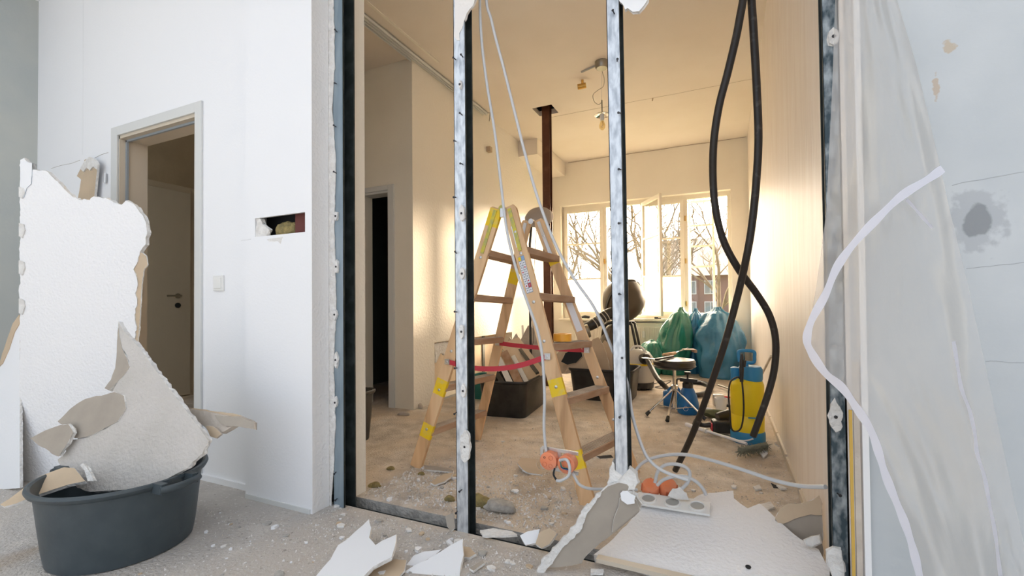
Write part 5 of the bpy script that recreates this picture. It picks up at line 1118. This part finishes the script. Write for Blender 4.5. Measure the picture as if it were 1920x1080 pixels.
# ================================================================ PLASTIC DUST SHEET
def interp(tab,y):
    for (y0,x0),(y1_,x1) in zip(tab,tab[1:]):
        if y<=y1_: return x0+(x1-x0)*(y-y0)/(y1_-y0)
    return tab[-1][1]
LX=[(-420,1572),(0,1566),(150,1561),(400,1549),(540,1530),(640,1513),(690,1540),(730,1580),(800,1622),(880,1662),(990,1702),(1080,1727),(1250,1770)]
RX=[(-420,1655),(0,1682),(120,1718),(300,1760),(400,1782),(520,1812),(660,1842),(800,1872),(1000,1915),(1080,1932),(1250,1965)]
sh=thing('dust_sheet','large clear plastic dust sheet with a white zip tape hanging at the right','plastic sheet',(.35,1.38,0))
bm=B(); nr,nc=110,60; grid=[]
for i in range(nr+1):
    py=-420+1670*i/nr; row=[]
    yb_=1.455-.22*(i/nr)**1.6
    for j in range(nc+1):
        u=j/nc; l_,r_=interp(LX,py),interp(RX,py); px=l_+(r_-l_)*u
        k=.35+.65*i/nr
        y_=yb_-.010*k*math.sin(u*8+1.6*math.sin(py*.003))-.002*k*math.sin(u*23+py*.004)+.022*noise.noise(V((u*3,py*.0035,1)))+.006*noise.noise(V((u*9,py*.008,4)))
        row.append(bm.verts.new(Py(px,py,y_)))
    grid.append(row)
for A,Q in zip(grid,grid[1:]):
    for j in range(nc): bm.faces.new((A[j],A[j+1],Q[j+1],Q[j]))
obj('sheet',bm,M_sheet,sh,smooth=False).data.polygons.foreach_set('use_smooth',[True]*(nr*nc))
def ribbon(pts,w,m,name,yoff=0):
    P=smoothpts([V((x,y,0)) for x,y in pts],6); bm=B(); prev=None
    for i,p in enumerate(P):
        d=(P[min(i+1,len(P)-1)]-P[max(i-1,0)]).normalized(); s=V((-d.y,d.x,0)); k=max(0,min(1,(p.y+420)/1670)); y_=1.455-.22*k**1.6-.045-yoff
        w_=w*(1+.25*math.sin(i*.7)*.5)
        a,b=[bm.verts.new(Py(p.x+s.x*q*w_,p.y+s.y*q*w_,y_+.004*q)) for q in (-1,1)]
        if prev: bm.faces.new((prev[0],a,b,prev[1]))
        prev=(a,b)
    return obj(name,bm,m,sh,smooth=True,recalc=False)
ribbon([(1768,316),(1740,336),(1692,366),(1650,405),(1605,452),(1570,500),(1548,552),(1522,600),(1513,636),(1522,662),(1548,700),(1580,728),(1606,765),(1632,805),(1648,850),(1660,890),(1680,940),(1698,985),(1712,1030),(1724,1080),(1735,1150)],7.5,M_hem,'zip_tape')
ribbon([(1788,640),(1796,690),(1803,730),(1818,770),(1828,815),(1832,850),(1846,895),(1856,950),(1866,1000),(1872,1050),(1880,1110)],3.6,M_hem,'crease_highlight',-.012)  # pale ribbons added as highlights along the sheet's creases
ribbon([(1700,374),(1716,392),(1732,410),(1748,428)],3.0,M_hem,'crease_highlight',-.012)
# ================================================================ OUTSIDE
GZ=-.55
bm=B(); bx(bm,-40,40,7.4,60,GZ-.1,GZ); gr=keep_coords(obj('ground_outside',bm,M_grass)); struct(gr).name='ground'
def tree(x,y,h,seed,lean=0):
    rr=random.Random(seed); bm=B()
    def br(p,d,L,r,depth):
        q=[p]; dd=d.copy(); n_=3
        for i in range(n_):
            dd=(dd+V((rr.uniform(-.25,.25),rr.uniform(-.25,.25),rr.uniform(-.05,.12)))).normalized(); q.append(q[-1]+dd*L/n_)
        tube(bm,q,[r,r*.62],5 if depth else 8,0,cap=False)
        if depth>=5 or r<.004: return
        for k in range(rr.choice((2,3,3)) if depth else 4):
            t_=rr.uniform(.45,1) if k else 1; pp_=q[min(int(t_*n_),n_)]; a=rr.uniform(0,6.28); sp_=rr.uniform(.35,.9)
            nd=(dd+V((math.cos(a)*sp_,math.sin(a)*sp_,rr.uniform(-.1,.3)))).normalized(); br(pp_,nd,L*rr.uniform(.6,.82),r*.62,depth+1)
    br(V((x,y,GZ-.02)),V((lean,0,1)).normalized(),h*.34,h*.014,0)
    return obj('bare_tree',bm,M_bark)
TR=[(-4.4,15,7,1,0,'bare leafless tree seen through the leftmost casement'),(-3.3,17.5,8,2,.1,'bare forked tree right of the first one outside the left casement'),(-2.4,14.5,7.5,3,-.1,'bare tree behind the middle stud outside the window'),(-1.5,19,8,4,0,'slender bare tree outside the open casement'),(-.3,21,7,6,0,'distant bare tree outside right of the open casement')]
for x,y,h,s_,l_,lb in TR: tag(tree(x,y,h,s_,l_),lb,'tree')
bl=thing('brick_house','pale red brick house with white windows and grey roof across the garden','house',(4,31,GZ))
bm=B(); bx(bm,-4.5,16,31,38,GZ,2.6); obj('house_wall',bm,M_brick,bl)
bm=B(); P_=[V((-5,30.6,2.6)),V((16.5,30.6,2.6)),V((16.5,38.4,2.6)),V((-5,38.4,2.6)),V((-4,34.5,5.4)),V((15.5,34.5,5.4))]; vs=[bm.verts.new(p) for p in P_]
for f_ in ((0,1,5,4),(2,3,4,5),(1,2,5),(3,0,4),(0,3,2,1)): bm.faces.new([vs[i] for i in f_])
obj('house_roof',bm,M_roof,bl)
for z in (.15,1.45):
    for k in range(13):
        x=-4.0+k*1.45+(.3 if k%2 else 0); bm=B(); bx(bm,x,x+.7,30.93,31.02,z,z+.85); w_=obj('house_window',bm,M_sil,bl)
        b_=B(); bx(b_,x+.06,x+.32,30.91,30.94,z+.06,z+.79); bx(b_,x+.38,x+.64,30.91,30.94,z+.06,z+.79); obj('dark_pane',b_,mat('far_pane',(.30,.33,.36),.2),w_)
for k,(x,y,sx_,h_,lb) in enumerate(((-.2,24,1.3,.8,'rounded green bush in front of the brick house'),(1.4,26,1.6,.7,'second green bush right of the rounded one before the brick house'),(-2.2,25,1.2,.9,'grey-green bush left of the rounded one before the brick house'))):
    bm=B(); bmesh.ops.create_icosphere(bm,subdivisions=4,radius=1)
    for v in bm.verts:
        n_=1+.35*noise.noise(v.co*3+V((k,0,0)))+.2*noise.noise(v.co*9); v.co=V((v.co.x*sx_*n_,v.co.y*.7*n_,max(v.co.z*h_*n_,-.02)))+V((x,y,GZ+.01))
    tag(obj('garden_bush',bm,M_leaf,smooth=True),lb,'bush')
